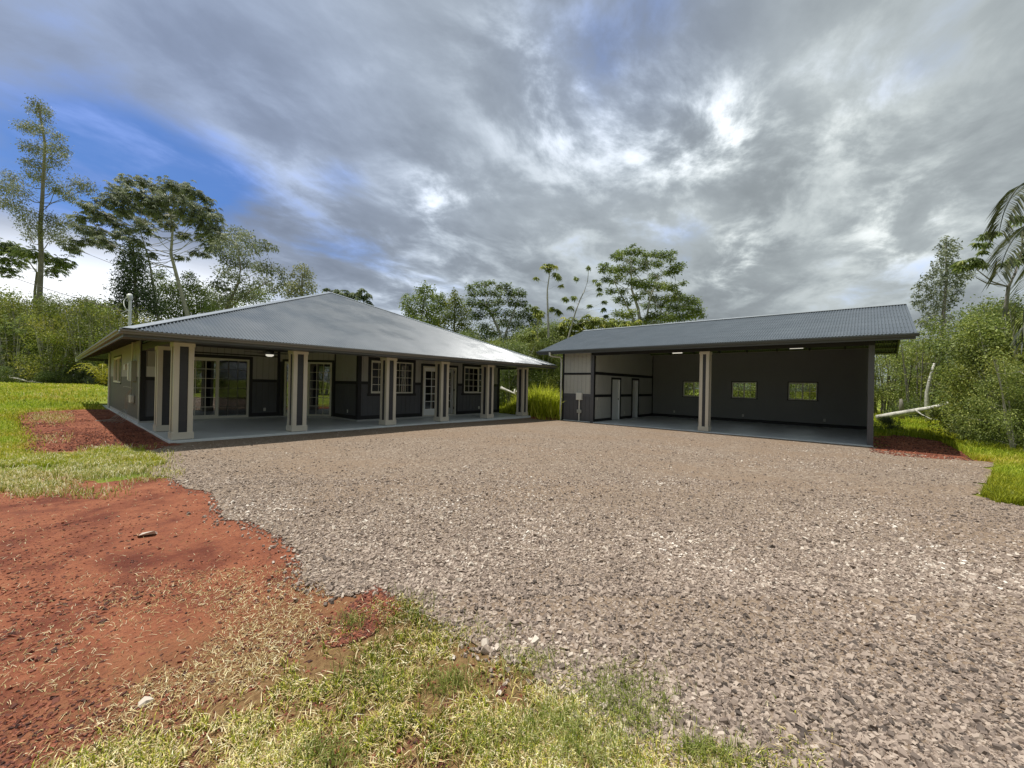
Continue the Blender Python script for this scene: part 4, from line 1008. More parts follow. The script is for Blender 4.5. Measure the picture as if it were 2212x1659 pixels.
photo_tree('palmate_tree', 'palmate leaved treetop showing just behind the roof peak', 40, cv7,
    [[(1180, 700), (1150, 450), (1140, 300)]],
    [(600, 170, 40), (680, 200, 40), (780, 215, 60), (850, 250, 60), (930, 215, 70), (960, 280, 60), (1050, 290, 70), (1140, 240, 70), (1230, 190, 60), (1150, 330, 80), (1310, 270, 60), (1250, 300, 60), (1345, 400, 50), (1060, 380, 90), (900, 330, 70)],
    'star', L_DARK, B_GREY, .26, 1.05, .12, .5, .7, 18)
photo_tree('lumpy_tree', 'tree with rounded lumpy tufts right behind the house roof', 36, cvm,
    [[(240, 700), (250, 560), (270, 430)], [(190, 700), (170, 520)]],
    [(165, 435, 30), (150, 480, 30), (185, 500, 30), (275, 360, 26), (250, 385, 26), (305, 385, 28), (230, 430, 32), (270, 420, 34), (325, 430, 30), (380, 415, 20), (370, 440, 26), (180, 530, 36), (250, 500, 50), (330, 490, 50), (300, 550, 54), (200, 560, 40), (380, 480, 38), (250, 600, 60), (340, 600, 60)],
    'small', L_OLIVE, B_GREY, .17, 0.93, .16, .6, .95, 21)
photo_tree('young_tree', 'bright green pointed young tree between the lumpy and the broad tree', 35, cvm,
    [[(455, 760), (458, 560), (460, 400)]],
    [(460, 385, 12), (458, 405, 18), (450, 430, 24), (420, 470, 36), (480, 460, 38), (440, 530, 50), (520, 520, 46), (380, 560, 50), (500, 600, 60), (400, 640, 56), (470, 680, 60), (560, 670, 60)],
    'small', L_BRIGHT, B_GREY, .16, 0.93, .14, .6, .95, 22)
photo_tree('broad_tree', 'broad flat topped olive green tree standing between the two roofs', 33, cvm,
    [[(745, 790), (740, 650), (700, 560), (650, 480)], [(755, 790), (780, 640), (820, 540), (850, 440)]],
    [(555, 365, 26), (600, 352, 28), (650, 342, 28), (690, 338, 22), (740, 360, 26), (780, 355, 30), (570, 405, 34), (640, 395, 42), (720, 400, 42), (800, 400, 42), (860, 395, 34), (882, 415, 24), (560, 460, 42), (640, 470, 50), (730, 460, 42), (820, 460, 42), (880, 470, 36), (920, 500, 34), (600, 540, 50), (700, 520, 50), (800, 530, 50), (880, 540, 50), (940, 560, 42), (975, 590, 34), (760, 585, 50), (850, 600, 50), (640, 610, 50), (940, 620, 42), (690, 650, 50)],
    'flat', L_OLIVE, B_PALE, .18, 0.84, .2, .6, .5, 23)
photo_tree('thicket_tree', 'leafy tree in shade below the broad flat topped tree', 31, cvm,
    [[(800, 860), (800, 760)], [(620, 800), (640, 700)]],
    [(560, 690, 56), (640, 700, 60), (720, 720, 60), (800, 690, 60), (700, 800, 60), (780, 790, 60), (620, 760, 60), (860, 700, 56), (880, 790, 60), (820, 850, 60), (900, 860, 60), (740, 860, 50), (960, 850, 60), (1020, 860, 60)],
    'small', L_DARK, B_PALE, .18, 0.87, .1, .7, .9, 24)
photo_tree('palmate_tree', 'large leaved light green tree beside the left end of the garage roof', 27, cvm,
    [[(1000, 900), (990, 760), (970, 640)]],
    [(960, 500, 22), (990, 520, 22), (970, 540, 20), (930, 650, 34), (900, 680, 42), (960, 700, 50), (880, 740, 50), (1000, 660, 40), (1050, 690, 42), (840, 800, 50), (910, 800, 50), (970, 780, 50), (1030, 760, 50), (1080, 720, 42), (1090, 790, 50), (1000, 860, 60), (1080, 860, 60)],
    'star', L_OLIVE, B_GREY, .22, 1.12, .12, .6, .7, 25)
photo_tree('thin_tree', 'thin bare trunked tree with a leaf tuft on top above the garage eave', 27, cvm,
    [[(1042, 640), (1035, 430), (1035, 380), (1048, 290), (1048, 240)]],
    [(1045, 232, 22), (1018, 240, 15), (1070, 236, 16), (1045, 258, 12), (966, 305, 10), (1103, 300, 15), (1088, 286, 12), (1062, 500, 15), (1095, 510, 17), (1112, 520, 11), (1000, 535, 5), (1120, 352, 2)],
    'star', L_OLIVE, B_PALE, .16, 1.54, .085, .3, .7, 26)
photo_tree('sparse_tree', 'sparse leafless looking tree with a few hanging leaf tufts right of the thin tree', 28, cvm,
    [[(1165, 680), (1210, 520), (1240, 440), (1265, 390), (1285, 330), (1293, 245)]],
    [(1292, 240, 6), (1215, 310, 9), (1355, 340, 10), (1140, 430, 14), (1200, 425, 15), (1360, 372, 12), (1360, 402, 9), (1390, 455, 9), (1180, 490, 17), (1300, 480, 10), (1388, 500, 14), (1150, 440, 10), (1330, 320, 3), (1400, 540, 3)],
    'star', L_OLIVE, B_PALE, .15, 1.54, .065, .4, .7, 27)
photo_tree('low_tree', 'row of low rounded foliage peeping over the left end of the garage ridge', 30, cvm,
    [[(1240, 800), (1230, 680)], [(1400, 760), (1380, 640)]],
    [(1150, 580, 34), (1210, 590, 42), (1120, 620, 34), (1280, 565, 38), (1330, 580, 42), (1300, 610, 42), (1240, 640, 42), (1180, 640, 42), (1380, 590, 34), (1460, 580, 42), (1520, 590, 34), (1150, 690, 50), (1230, 700, 50), (1580, 600, 34), (1420, 610, 40)],
    'star', L_OLIVE, B_PALE, .20, 1.26, .1, .7, .7, 28)
photo_tree('layered_tree', 'tall tree with flat layered foliage rising behind the garage roof', 34, cvm,
    [[(1620, 640), (1600, 500), (1560, 380), (1555, 200)], [(1640, 640), (1670, 450), (1720, 300)], [(1630, 640), (1760, 540), (1900, 490)], [(1610, 640), (1530, 480), (1450, 330)]],
    [(1565, 108, 16), (1540, 145, 36), (1490, 155, 34), (1600, 145, 36), (1450, 170, 22), (1480, 185, 30), (1650, 165, 28), (1700, 160, 36), (1760, 165, 40), (1812, 150, 22), (1800, 190, 28), (1390, 232, 32), (1440, 258, 44), (1500, 250, 40), (1560, 260, 44), (1375, 262, 22), (1640, 248, 30), (1850, 232, 38), (1820, 258, 44), (1780, 278, 28), (1400, 318, 30), (1450, 330, 26), (1600, 345, 42), (1660, 345, 48), (1740, 358, 50), (1800, 370, 42), (1842, 398, 24), (1430, 390, 34), (1500, 388, 30), (1650, 395, 36), (1480, 440, 36), (1530, 465, 30), (1700, 435, 40), (1790, 440, 48), (1860, 430, 48), (1930, 448, 42), (1970, 468, 20), (1740, 478, 40), (1820, 490, 48), (1900, 490, 48), (1970, 508, 38), (1480, 530, 40), (1540, 545, 32), (1700, 540, 48), (1780, 555, 50), (1850, 550, 50), (1930, 540, 48), (1990, 542, 26), (1650, 570, 40), (1720, 590, 48), (1560, 590, 40), (1600, 600, 40), (1560, 200, 40), (1640, 210, 40), (1720, 220, 40), (1480, 300, 36), (1700, 300, 40), (1560, 330, 36), (1590, 430, 34), (1660, 480, 36), (1560, 520, 30), (1880, 340, 26)],
    'flat', L_OLIVE, B_PALE, .17, 0.93, .2, .6, .42, 29)
photo_tree('pointed_tree', 'grey green pointed tree right of the garage roof', 25, cvr,
    [[(550, 1400), (550, 1100), (575, 850), (572, 700), (570, 510)]],
    [(560, 495, 24), (600, 525, 34), (640, 570, 32), (535, 560, 32), (600, 600, 46), (545, 630, 40), (640, 640, 28), (500, 705, 38), (570, 700, 42), (625, 715, 38), (470, 760, 34), (550, 780, 48), (640, 770, 48), (430, 810, 40), (700, 800, 46), (765, 800, 38), (520, 850, 50), (600, 860, 50), (680, 865, 42), (370, 870, 32), (420, 900, 42), (330, 900, 22), (470, 950, 50), (560, 950, 50), (650, 930, 42), (325, 955, 28), (380, 1000, 42), (480, 1040, 50), (560, 1050, 50), (620, 1000, 42), (310, 1020, 24), (360, 1060, 36), (450, 1110, 50), (540, 1150, 60), (380, 1180, 50), (460, 1220, 60)],
    'small', L_GREYG, B_GREY, .13, 0.68, .13, .6, .75, 31)
photo_tree('palmate_tree', 'branching tree with drooping hand shaped leaves at the right edge', 15, cvr,
    [[(1040, 1200), (1080, 890), (1130, 790), (1190, 600), (1195, 420)], [(1060, 1200), (1075, 890), (950, 850), (820, 750)], [(1060, 1200), (1072, 885), (900, 860), (815, 815)]],
    [(760, 668, 32), (700, 690, 36), (830, 680, 34), (680, 730, 28), (790, 705, 34), (865, 715, 24), (870, 480, 28), (930, 462, 34), (980, 450, 30), (818, 540, 20), (890, 555, 28), (1050, 700, 20), (1100, 660, 24), (1150, 690, 28), (1180, 650, 26), (870, 600, 20), (1180, 330, 44), (1230, 420, 50), (1250, 600, 50), (740, 720, 28)],
    'star', L_OLIVE, B_GREY, .115, 1.33, .075, .45, .7, 32, frac=.6)

# ---- bushes: a few kinds, copied
def bush_proto(name, h, w, L, dens, leafm, barkm, seed, nst=6, typ='small', low=.12):
    rnd = random.Random(seed); root = bpy.data.objects.new(name, None); tm = MB(); CL = []
    for i in range(int(34 * (w / 2.5) ** .8)):
        t = rnd.uniform(low, 1); a = rnd.uniform(0, 2 * math.pi); rr = w * .5 * math.sqrt(rnd.random()) * (1 - .55 * max(0, t - .45) ** 1.2)
        CL.append(((rr * math.cos(a), rr * math.sin(a), h * t * .93), w * rnd.uniform(.13, .22)))
    for i in range(nst):
        a = 2 * math.pi * i / nst + rnd.random(); x, y = .18 * w * math.cos(a), .18 * w * math.sin(a); lean = rnd.uniform(.5, 1.4)
        pts = [(x * .5, y * .5, -.2), (x, y, h * .3), (x * (1 + lean * .4), y * (1 + lean * .4), h * .6), (x * (1 + lean), y * (1 + lean), h * .92)]
        r = h * .008; tm.tube(pts, [r * 1.3, r, r * .7, r * .25], 5, False); limbs_to(tm, pts, CL[i::nst * 2], r, seed + i)
    me = bpy.data.meshes.new('trunk'); me.from_pydata(tm.v, [], tm.f); me.materials.append(barkm)
    for p in me.polygons: p.use_smooth = True
    t = bpy.data.objects.new('trunk', me); c = bpy.data.objects.new('crown', crown_mesh(name + '_crown', CL, leafm, typ, L, dens, seed, .8))
    return name, t, c
P_FAR = [bush_proto('tall_shrub', 7.5, 5.5, .15, .75, L_BRIGHT, B_PALE, 51), bush_proto('tall_shrub', 7.5, 5.0, .15, .75, L_OLIVE, B_PALE, 52), bush_proto('tall_shrub', 7.5, 5.5, .14, .7, L_BRIGHT, B_GREY, 53, 8), bush_proto('broadleaf_shrub', 7.5, 4.6, .16, .34, L_OLIVE, B_PALE, 54, 12, 'star'), bush_proto('loose_shrub', 7.5, 5.2, .17, .36, L_BRIGHT, B_PALE, 55, 14)]
P_NEAR = [bush_proto('bush', 4.6, 3.4, .085, .8, L_OLIVE, B_PALE, 61, 9), bush_proto('bush', 4.6, 3.4, .08, .75, L_BRIGHT, B_PALE, 62, 9), bush_proto('bush', 4.6, 3.2, .09, .7, L_OLIVE, B_PALE, 63, 10), bush_proto('loose_bush', 4.6, 3.6, .10, .36, L_BRIGHT, B_PALE, 64, 14), bush_proto('broadleaf_bush', 4.6, 3.2, .085, .34, L_OLIVE, B_PALE, 65, 10, 'star')]
P_LOW = [bush_proto('low_bush', 1.6, 2.4, .085, .9, L_OLIVE, B_PALE, 71, 5, low=.05), bush_proto('low_bush', 1.4, 2.2, .08, .9, L_DARK, B_PALE, 72, 5, low=.05)]
P_THIN = [bush_proto('thin_tree', 5.0, 3.2, .10, .22, L_OLIVE, B_GREY, 81, 6), bush_proto('thin_tree', 5.0, 3.0, .10, .20, L_BRIGHT, B_DARK, 82, 5)]
def put_bush(proto, pos, rot, sc, label, cat, group, lean=0):
    nm, t, c = proto; x, y = pos; root = bpy.data.objects.new(nm, None); COL.objects.link(root)
    root.location = (x, y, float(gz(x, y)) - .05); root.rotation_euler = (lean, 0, rot); root.scale = sc
    for q in (t, c): o = q.copy(); COL.objects.link(o); o.parent = root
    return tag(root, label, cat, group)
def by_px(x, depth): p = at(x, 830, depth); return float(p[0]), float(p[1])
rb = random.Random(5)
# (x, depth, kind list, index, height, label)
G1_ = 'tall shrubs along the left edge of the lawn'
left = [(-70, 36, 0, 8.2), (-20, 38, 4, 9.0), (28, 35, 3, 6.4), (72, 38, 4, 8.4), (118, 34, 4, 6.0), (150, 37, 2, 8.2), (196, 35, 4, 7.2), (234, 37, 3, 8.2), (268, 35, 4, 6.8), (308, 38, 3, 6.6), (352, 39, 0, 6.2), (400, 40, 1, 6.6), (470, 41, 1, 6.0), (30, 45, 1, 9.2), (125, 46, 2, 9.0), (220, 45, 1, 9.4), (-60, 46, 1, 9.4)]
ORD = ['first', 'second', 'third', 'fourth', 'fifth', 'sixth', 'seventh', 'eighth', 'ninth', 'tenth', 'eleventh', 'twelfth', 'thirteenth']
HEDGE = ['shrub %s from the left in the front row of the left hedge' % ORD[i] for i in range(13)] + ['taller shrub behind the left hedge, just right of the slender ohia tree trunk', 'taller shrub behind the middle of the left hedge', 'taller shrub behind the right end of the left hedge near the service mast', 'taller shrub at the far left behind the left hedge']
for i, (x, d, k, h) in enumerate(left):
    s = h / 7.5; put_bush(P_FAR[k], by_px(x, d), rb.random() * 6, (s, s, s), HEDGE[i], 'shrub', G1_)
G2_ = 'tall shrubs in the gap between house and garage'
for i, (x, d, k, h) in enumerate([(1070, 27, 1, 4.6), (1110, 25, 1, 4.3), (1165, 26, 0, 4.4), (1215, 27, 1, 4.6), (1010, 30, 1, 5.5), (1140, 30, 1, 6.0), (1200, 31, 1, 6.5)]):
    s = h / 7.5; put_bush(P_FAR[k], by_px(x, d), rb.random() * 6, (s, s, s * 1.0), 'shrub %s from the left in the gap between house roof end and garage' % ORD[[1, 2, 4, 6, 0, 3, 5][i]], 'shrub', G2_)
G3_ = 'bushes behind the garage windows'
for i, (x, d, k, h) in enumerate([(1270, 27, 1, 3.6), (1380, 27, 0, 3.6), (1460, 29, 2, 3.4), (1540, 28, 0, 3.6), (1610, 29, 2, 3.4), (1690, 27, 0, 3.6), (1760, 29, 2, 3.6), (1840, 28, 0, 3.4)]):
    s = h / 7.5; put_bush(P_FAR[k], by_px(x, d), rb.random() * 6, (s * 1.3, s * 1.3, s), 'green bush behind the garage back wall, %s from the left' % ORD[i], 'bush', G3_)
G4_ = 'bushes along the right edge of the clearing'
right = [(2182, 14, 3, 3.9), (2205, 12.5, 1, 4.3), (2240, 12.5, 0, 4.6), (2158, 17, 4, 5.0), (2085, 24, 1, 4.9), (2112, 21.5, 3, 6.2), (2205, 15, 0, 5.4), (2030, 25, 3, 5.6), (2066, 26, 4, 6.4), (2270, 15, 1, 5.6), (2140, 22, 2, 6.6), (2010, 31, 2, 6.2), (2210, 19, 2, 6.0), (2118, 20.5, 4, 3.4), (1975, 36, 0, 5.5), (2212, 11.0, 2, 2.9), (2185, 12.2, 2, 2.6)]
RB = ['bush in the front of the right thicket, just left of the palm', 'bush under the lower palm frond in the right thicket', 'bush cut by the right picture edge below the palm', 'olive bush in the middle of the right thicket behind the front ones', 'bush at the left front of the right thicket beside the red soil', 'bush right of the upright bent white trunk', 'tall bush behind the drooping palm fronds', 'bush just behind the bent white trunk', 'tall bush under the pointed tree', 'bush beyond the right picture edge behind the palm', 'tall back bush between pointed tree and palm', 'back bush above the slanted log, left of the bent trunk', 'back bush behind the branching palmate tree', 'short bush over the upper end of the slanted log', 'far bush just right of the thin little trees', 'small front bush at the right picture edge by the grass', 'small front bush below the middle of the right thicket']
for i, (x, d, k, h) in enumerate(right):
    s = h / 4.6; put_bush(P_NEAR[k], by_px(x, d), rb.random() * 6, (s, s, s), RB[i], 'bush', G4_)
for i, (x, d, k, h) in enumerate([(1905, 27, 0, 5.0), (1945, 26, 1, 4.8), (1925, 32, 0, 5.8), (1985, 24, 0, 5.2), (1890, 34, 1, 6.4)]):
    s = h / 5.0; put_bush(P_THIN[k], by_px(x, d), rb.random() * 6, (s, s, s), 'little tree with thin foliage, ' + ['second', 'fourth', 'third', 'fifth', 'first'][i] + ' from the garage corner post', 'tree', 'thin little trees right of the garage')
for i, (x, d, k, s) in enumerate([(1918, 16.5, 1, .42), (2100, 15, 0, .55), (2125, 14.5, 1, .7), (2055, 17.5, 0, .35), (2150, 12.6, 1, .6), (1960, 24, 0, .8)]):
    put_bush(P_LOW[k], by_px(x, d), rb.random() * 6, (s, s, s), ['small dark round bush directly beside the garage corner post', 'low bush on the grass near the end of the red soil', 'low dark bush before the right thicket by the red soil end', 'low bush under the slanted white log', 'low dark bush at the right thicket foot near the grass edge', 'low bush in the grass left of the log end'][i], 'bush', 'low bushes right of the garage')
for i, (x, d, k, s) in enumerate([(20, 33, 0, .9), (75, 34, 1, 1.0), (120, 33, 0, .9), (165, 34, 1, .9), (225, 34, 1, 1.0), (-30, 33, 1, 1.0)]):
    put_bush(P_LOW[k], by_px(x, d), rb.random() * 6, (s, s, s), 'low bush at the foot of the left hedge, ' + ['second', 'third', 'fourth', 'fifth', 'sixth', 'first'][i] + ' from the left', 'bush', 'low bushes at the far end of the left lawn')
# vegetation behind the viewer, mirrored in the door glass
for i in range(13):
    a = R(130 + i * 14); d = rb.uniform(20, 27); s = rb.uniform(.8, 1.25)
    put_bush(P_FAR[i % 3], (d * math.cos(a), d * math.sin(a)), rb.random() * 6, (s, s, s), 'tall shrub behind the viewer, %s counting from the house side round to the garage side' % ORD[i], 'shrub', 'shrubs behind the viewer')

# ferns and dead branches by the left shrubs
def fern(x, d, size, m, label, name='fern', cat='fern', seed=0):
    r = np.random.default_rng(seed); bx, by = by_px(x, d); bz = float(gz(bx, by)); VV = []; QQ = []; n0 = 0
    for i in range(16):
        a = 2 * math.pi * i / 16 + r.random() * .4; ln = size * r.uniform(.7, 1.15); hh = size * r.uniform(.6, 1.0); sd = np.array([-math.sin(a), math.cos(a), 0]) * .02
        st = [np.array([math.cos(a) * ln * t, math.sin(a) * ln * t, hh * math.sin(t * 2.4) * .9]) for t in np.linspace(0, 1, 15)]
        V = np.array([q + z for q in st for z in (-sd, sd)]); Q = np.array([[2 * j, 2 * j + 1, 2 * j + 3, 2 * j + 2] for j in range(14)]); VV.append(V); QQ.append(Q + n0); n0 += len(V)
        for j in range(14):
            t = (j + 1) / 14; p = np.array([math.cos(a) * ln * t, math.sin(a) * ln * t, hh * math.sin(t * 2.4) * .9]); w = ln * .26 * (1 - t * .75)
            sd = np.array([-math.sin(a), math.cos(a), -.15])
            V, Q = kites(np.array([p, p]), np.array([sd + [0, 0, 0], -sd * [1, 1, -1]]), np.array([[0, 0, 1.], [0, 0, 1.]]), np.array([w, w]), np.array([w * .34, w * .34]), .2)
            VV.append(V); QQ.append(Q + n0); n0 += len(V)
    me = np_mesh(name, np.vstack(VV), quads=np.vstack(QQ), rq=r.random(sum(len(q) for q in QQ)), material=m); return tag(link(name, me, loc=(bx, by, bz)), label, cat)
fern(222, 32, 2.0, L_FERN, 'bright yellow green fern left of the rusty dead stump', seed=1)
fern(345, 34, 2.1, L_FERN, 'bright yellow green fern under the far corner of the house eave', seed=2)
fern(303, 32.5, 2.2, L_RUST, 'rusty brown dead fronds heaped beyond the far house corner', 'dead_fronds', 'dead fronds', 3)
def branch(name, label, pts, r, m, twigs=0, seed=0, cat='branch', group=None):
    mb = MB(); P = [Vector(p) for p in pts]; n = len(P); mb.tube(P, [r * (1 - .6 * i / (n - 1)) for i in range(n)], 8)
    rnd = random.Random(seed)
    for i in range(twigs):
        k = rnd.randrange(0, n - 1); a = P[k].lerp(P[k + 1], rnd.random()); b = a + Vector((rnd.uniform(-1, 1), rnd.uniform(-1, 1), rnd.uniform(.1, 1.0))) * min(r * 8, .45)
        mb.tube([a, a.lerp(b, .5) + Vector((0, 0, r * 1.5)), b], [r * .4, r * .28, r * .1], 5, False)
    o = mb.build(name, m, None, base=P[0], smooth=True); return tag(o, label, cat, group)
def ln(pts): return [tuple(at(x, y, d)) for x, y, d in pts]
branch('fallen_log', 'long white barked log lying slanted on the grass right of the garage', ln([(1894, 903, 20.5), (1930, 896, 20.0), (1970, 889, 19.6), (2010, 882, 19.2), (2050, 872, 18.8), (2095, 862, 18.2), (2130, 850, 17.6)]), .15, B_WHITE, 0, 2, 'log')
branch('bent_trunk', 'white bent trunk standing upright behind the slanted log', ln([(2004, 912, 21.5), (2002, 880, 21.5), (2002, 850, 21.5), (2007, 825, 21.5), (2013, 802, 21.5), (2018, 785, 21.5)]), .11, B_WHITE, 0, 3, 'trunk')
branch('tree_stump', 'short grey stump left of the bent white trunk', ln([(1947, 905, 22), (1947, 875, 22), (1946, 862, 22)]), .14, B_GREY, 0, 4, 'stump')
branch('fallen_branch', 'thin pale branch lying across the grass below the slanted log', ln([(1975, 884, 19), (1990, 895, 18.6), (2010, 905, 18), (2035, 908, 17.6)]), .035, B_PALE, 1, 5)
branch('fallen_branch', 'white fallen branch in the grass between the two rightmost house pillars', ln([(1083, 838, 24), (1092, 842, 23.7), (1104, 847, 23.4), (1114, 852, 23)]), .10, B_WHITE, 2, 6)
branch('fallen_branch', 'upright pale dead branch behind the white fallen branch', ln([(1098, 842, 25), (1108, 822, 25), (1118, 800, 25), (1128, 780, 25)]), .05, B_PALE, 3, 8)
branch('fallen_branch', 'white fallen branch at the far left of the lawn', ln([(-5, 814, 33), (20, 816, 33), (40, 818, 32.6), (60, 824, 32.3), (92, 827, 32)]), .08, B_WHITE, 4, 7)
# pale standing snags among the left shrubs
for i, (p, lab) in enumerate((([(118, 812, 33.5), (128, 790, 33.5), (142, 768, 33.5), (146, 742, 33.5), (150, 720, 33.5)], 'pale bent snag standing before the left shrubs'), ([(285, 830, 33), (296, 812, 33), (290, 790, 33), (310, 770, 33)], 'short broken snag beside the rusty dead fronds'), ([(335, 829, 33), (352, 815, 33), (370, 805, 33), (392, 796, 33)], 'pale leaning dead branch below the far house eave'))):
    branch('dead_snag', lab, ln(p), .085, B_PALE, 6, 20 + i, 'snag')

# ---- palm at the right edge
def palm():
    c = at(2318, 455, 8.0); cx, cy, cz = map(float, c); root = empty('palm_tree', (cx, cy, float(gz(cx, cy)) - .05), 'palm reaching in at the right edge with long drooping feather fronds', 'palm')
    t = MB(); t.tube([(cx + .1, cy, -.15), (cx + .05, cy, 1.5), (cx, cy + .02, 3.0), (cx, cy, cz)], [.13, .10, .09, .07], 10, False); t.build('trunk', B_GREY, root, base=world_loc(root), smooth=True)
    r = np.random.default_rng(4); lm = attr_mat('palm_leaf', [(0, (.035, .05, .025)), (.5, (.075, .09, .045)), (1, (.16, .17, .08))], .45, .2, spec=.5)
    fr = [(ln([(2318, 455, 8.0), (2260, 390, 7.9), (2205, 400, 7.8), (2172, 450, 7.8), (2158, 502, 7.8)]), .62), (ln([(2318, 470, 8.0), (2260, 470, 7.6), (2215, 490, 7.5), (2180, 530, 7.4), (2158, 588, 7.4)]), .62),
          (ln([(2318, 480, 8.0), (2275, 510, 7.3), (2240, 570, 7.2), (2215, 650, 7.1), (2208, 740, 7.1)]), .55), (ln([(2318, 455, 8), (2340, 380, 8.2), (2400, 360, 8.4), (2460, 420, 8.6), (2490, 500, 8.8)]), .5),
          (ln([(2318, 460, 8), (2350, 470, 8.6), (2380, 530, 9.2), (2400, 620, 9.6)]), .5), (ln([(2318, 455, 8), (2310, 370, 8.5), (2290, 340, 9.1), (2270, 380, 9.8), (2255, 450, 10.2)]), .5), (ln([(2318, 455, 8), (2330, 400, 7.2), (2345, 420, 6.6), (2360, 520, 6.3)]), .5)]
    for pts, lw_ in fr:
        P = [Vector(p) for p in pts]; D = []
        for a, b, c2, d2 in zip([P[0]] + P[:-2], P[:-1], P[1:], P[2:] + [P[-1]]):
            for i in range(22):
                q = i / 22; D.append(.5 * ((2 * b) + (c2 - a) * q + (2 * a - 5 * b + 4 * c2 - d2) * q * q + (3 * b - a - 3 * c2 + d2) * q ** 3))
        D.append(P[-1]); n = len(D); mb = MB(); mb.tube(D[::6] + [D[-1]], [.024 * (1 - .8 * i / (len(D[::6]))) for i in range(len(D[::6]) + 1)], 5, False)
        f = mb.build('frond', lm, root, base=world_loc(root), smooth=True)
        A = np.array([tuple(v) for v in D]); T = unit(np.gradient(A, axis=0)); k = np.arange(12, n); k = np.repeat(k, 2); A2 = A[k] + r.normal(size=(len(k), 3)) * .004; T2 = T[k]
        side = unit(np.cross(T2, np.tile([0, 0, 1.0], (len(k), 1)))); sg = np.tile([1, -1], len(k) // 2)[:, None]
        t01 = k / n; W = lw_ * np.sin(np.clip(t01 * 1.15, 0, 1) * math.pi * .88) ** .5 * r.uniform(.85, 1.1, len(k)); Dd = unit(side * sg + T2 * .55 + np.array([0, 0, -.35]) + .06 * r.normal(size=(len(k), 3)))
        V, Q = kites(A2, Dd, np.tile([0, 0, 1.0], (len(k), 1)) + side * .3, W * .82, np.full(len(k), .026), .45)
        me = np_mesh('leaflets', V - np.array(world_loc(f)), quads=Q, rq=r.random(len(Q)), material=lm); link('leaflets', me, f)
palm()

# ---- service cable
pw = MB(); a = Vector((1.70, 18.3, 3.55)); b = Vector(tuple(at(-260, 470, 24)))
pts = []
for i in range(25): q = a.lerp(b, i / 24); q.z -= 1.2 * 4 * (i / 24) * (1 - i / 24) * .35; pts.append(q)
pw.tube(pts, .011, 5); tag(pw.build('service_cable', B_DARK, None, base=a), 'thin overhead cable running left from the white service mast', 'cable')

# ------------------------------------------------------------------ GRASS, STRAW, STONES
def blades(name, X, Y, H, W, m, rn, lean=.5, seed=0, label='', cat='grass', lay=None, curl=.5, zoff=0.0):
    r = np.random.default_rng(seed); n = len(X); Z = gz(X, Y) + zoff; P = np.column_stack([X, Y, Z]); a = r.random(n) * 2 * math.pi
    d = np.column_stack([np.cos(a), np.sin(a), np.zeros(n)]); s = np.column_stack([-np.sin(a + r.normal(size=n) * .8), np.cos(a), np.zeros(n)]); s = unit(s)
    if lay is not None: s = np.column_stack([-d[:, 1], d[:, 0], .5 * r.normal(size=n)]); s = unit(s)
    l = lean * r.uniform(.2, 1.3, n) if lay is None else lay
    up = np.array([0, 0, 1.0]); H = H[:, None]; W = W[:, None]; l = l[:, None]
    m1 = P + up * H * .55 * np.sqrt(np.maximum(.02, 1 - (l * .6) ** 2)) + d * H * .55 * l * .6
    tp = m1 + up * H * .45 * np.maximum(.02, 1 - l * (1 + curl) * .75) + d * H * .45 * np.minimum(1, l * (1 + curl))
    if lay is not None: m1 = P + up * .008 + d * H * .5 + up * H * .04 * r.random((n, 1)) + s * H * .02 * r.normal(size=(n, 1)); tp = P + up * .006 + d * H + s * H * .05 * r.normal(size=(n, 1)) + up * H * .2 * (r.random((n, 1)) ** 3)
    V = np.stack([P - s * W * .5, P + s * W * .5, m1 + s * W * .36, m1 - s * W * .36, tp], 1).reshape(-1, 3); b = np.arange(n) * 5
    me = np_mesh(name, V, quads=np.column_stack([b, b + 1, b + 2, b + 3]), tris=np.column_stack([b + 3, b + 2, b + 4]), rq=rn, rt=rn, material=m)
    return tag(link(name, me), label, cat, kind='stuff')
def screen_samples(n, x0, x1, y0, y1, seed):
    """ground points, denser near the viewer and thinning with distance"""
    r = np.random.default_rng(seed); x = r.uniform(x0, x1, n); y = r.uniform(y0, y1, n); rx = FWD + RT * ((x - 1106) / FPX)[:, None] + UP * ((829.5 - y) / FPX)[:, None]
    t = (-.06 - EYE[2]) / rx[:, 2]; ok = (t > 0) & (t < 90); p = rx[ok] * t[ok][:, None]; return p[:, 0], p[:, 1]
GR_LAWN = attr_mat('lawn_blades', [(0, (.19, .27, .02)), (.35, (.36, .48, .03)), (.7, (.56, .62, .07)), (.9, (.76, .72, .26)), (1, (.96, .92, .66))], .5, .4, tint_noise=(.30, (1.08, .88, .8, 1)))
GR_DRY = attr_mat('dry_grass_blades', [(0, (.20, .13, .05)), (.3, (.38, .29, .12)), (.65, (.62, .52, .28)), (1, (.92, .84, .60))], .55, .25)
GR_MIX = attr_mat('yellow_green_blades', [(0, (.09, .13, .015)), (.25, (.20, .27, .03)), (.5, (.36, .38, .07)), (.72, (.58, .52, .17)), (.88, (.82, .72, .36)), (1, (.95, .90, .66))], .5, .35)
GR_GREEN = attr_mat('green_blades', [(0, (.12, .17, .03)), (.5, (.28, .34, .06)), (1, (.60, .58, .24))], .5, .4)
GR_TALL = attr_mat('tall_grass_blades', [(0, (.28, .33, .02)), (.5, (.50, .56, .03)), (1, (.75, .76, .12))], .5, .45)
def excl(X, Y, polys):
    k = np.ones(len(X), bool)
    for p in polys: k &= ~inside(p, X, Y)
    return k
HOUSEP = [(1.7, 11.7), (15, 11.7), (15, 30.2), (1.7, 30.2)]; GARP = [(15.4, -.3), (22, -.3), (22, 10.5), (15.4, 10.5)]
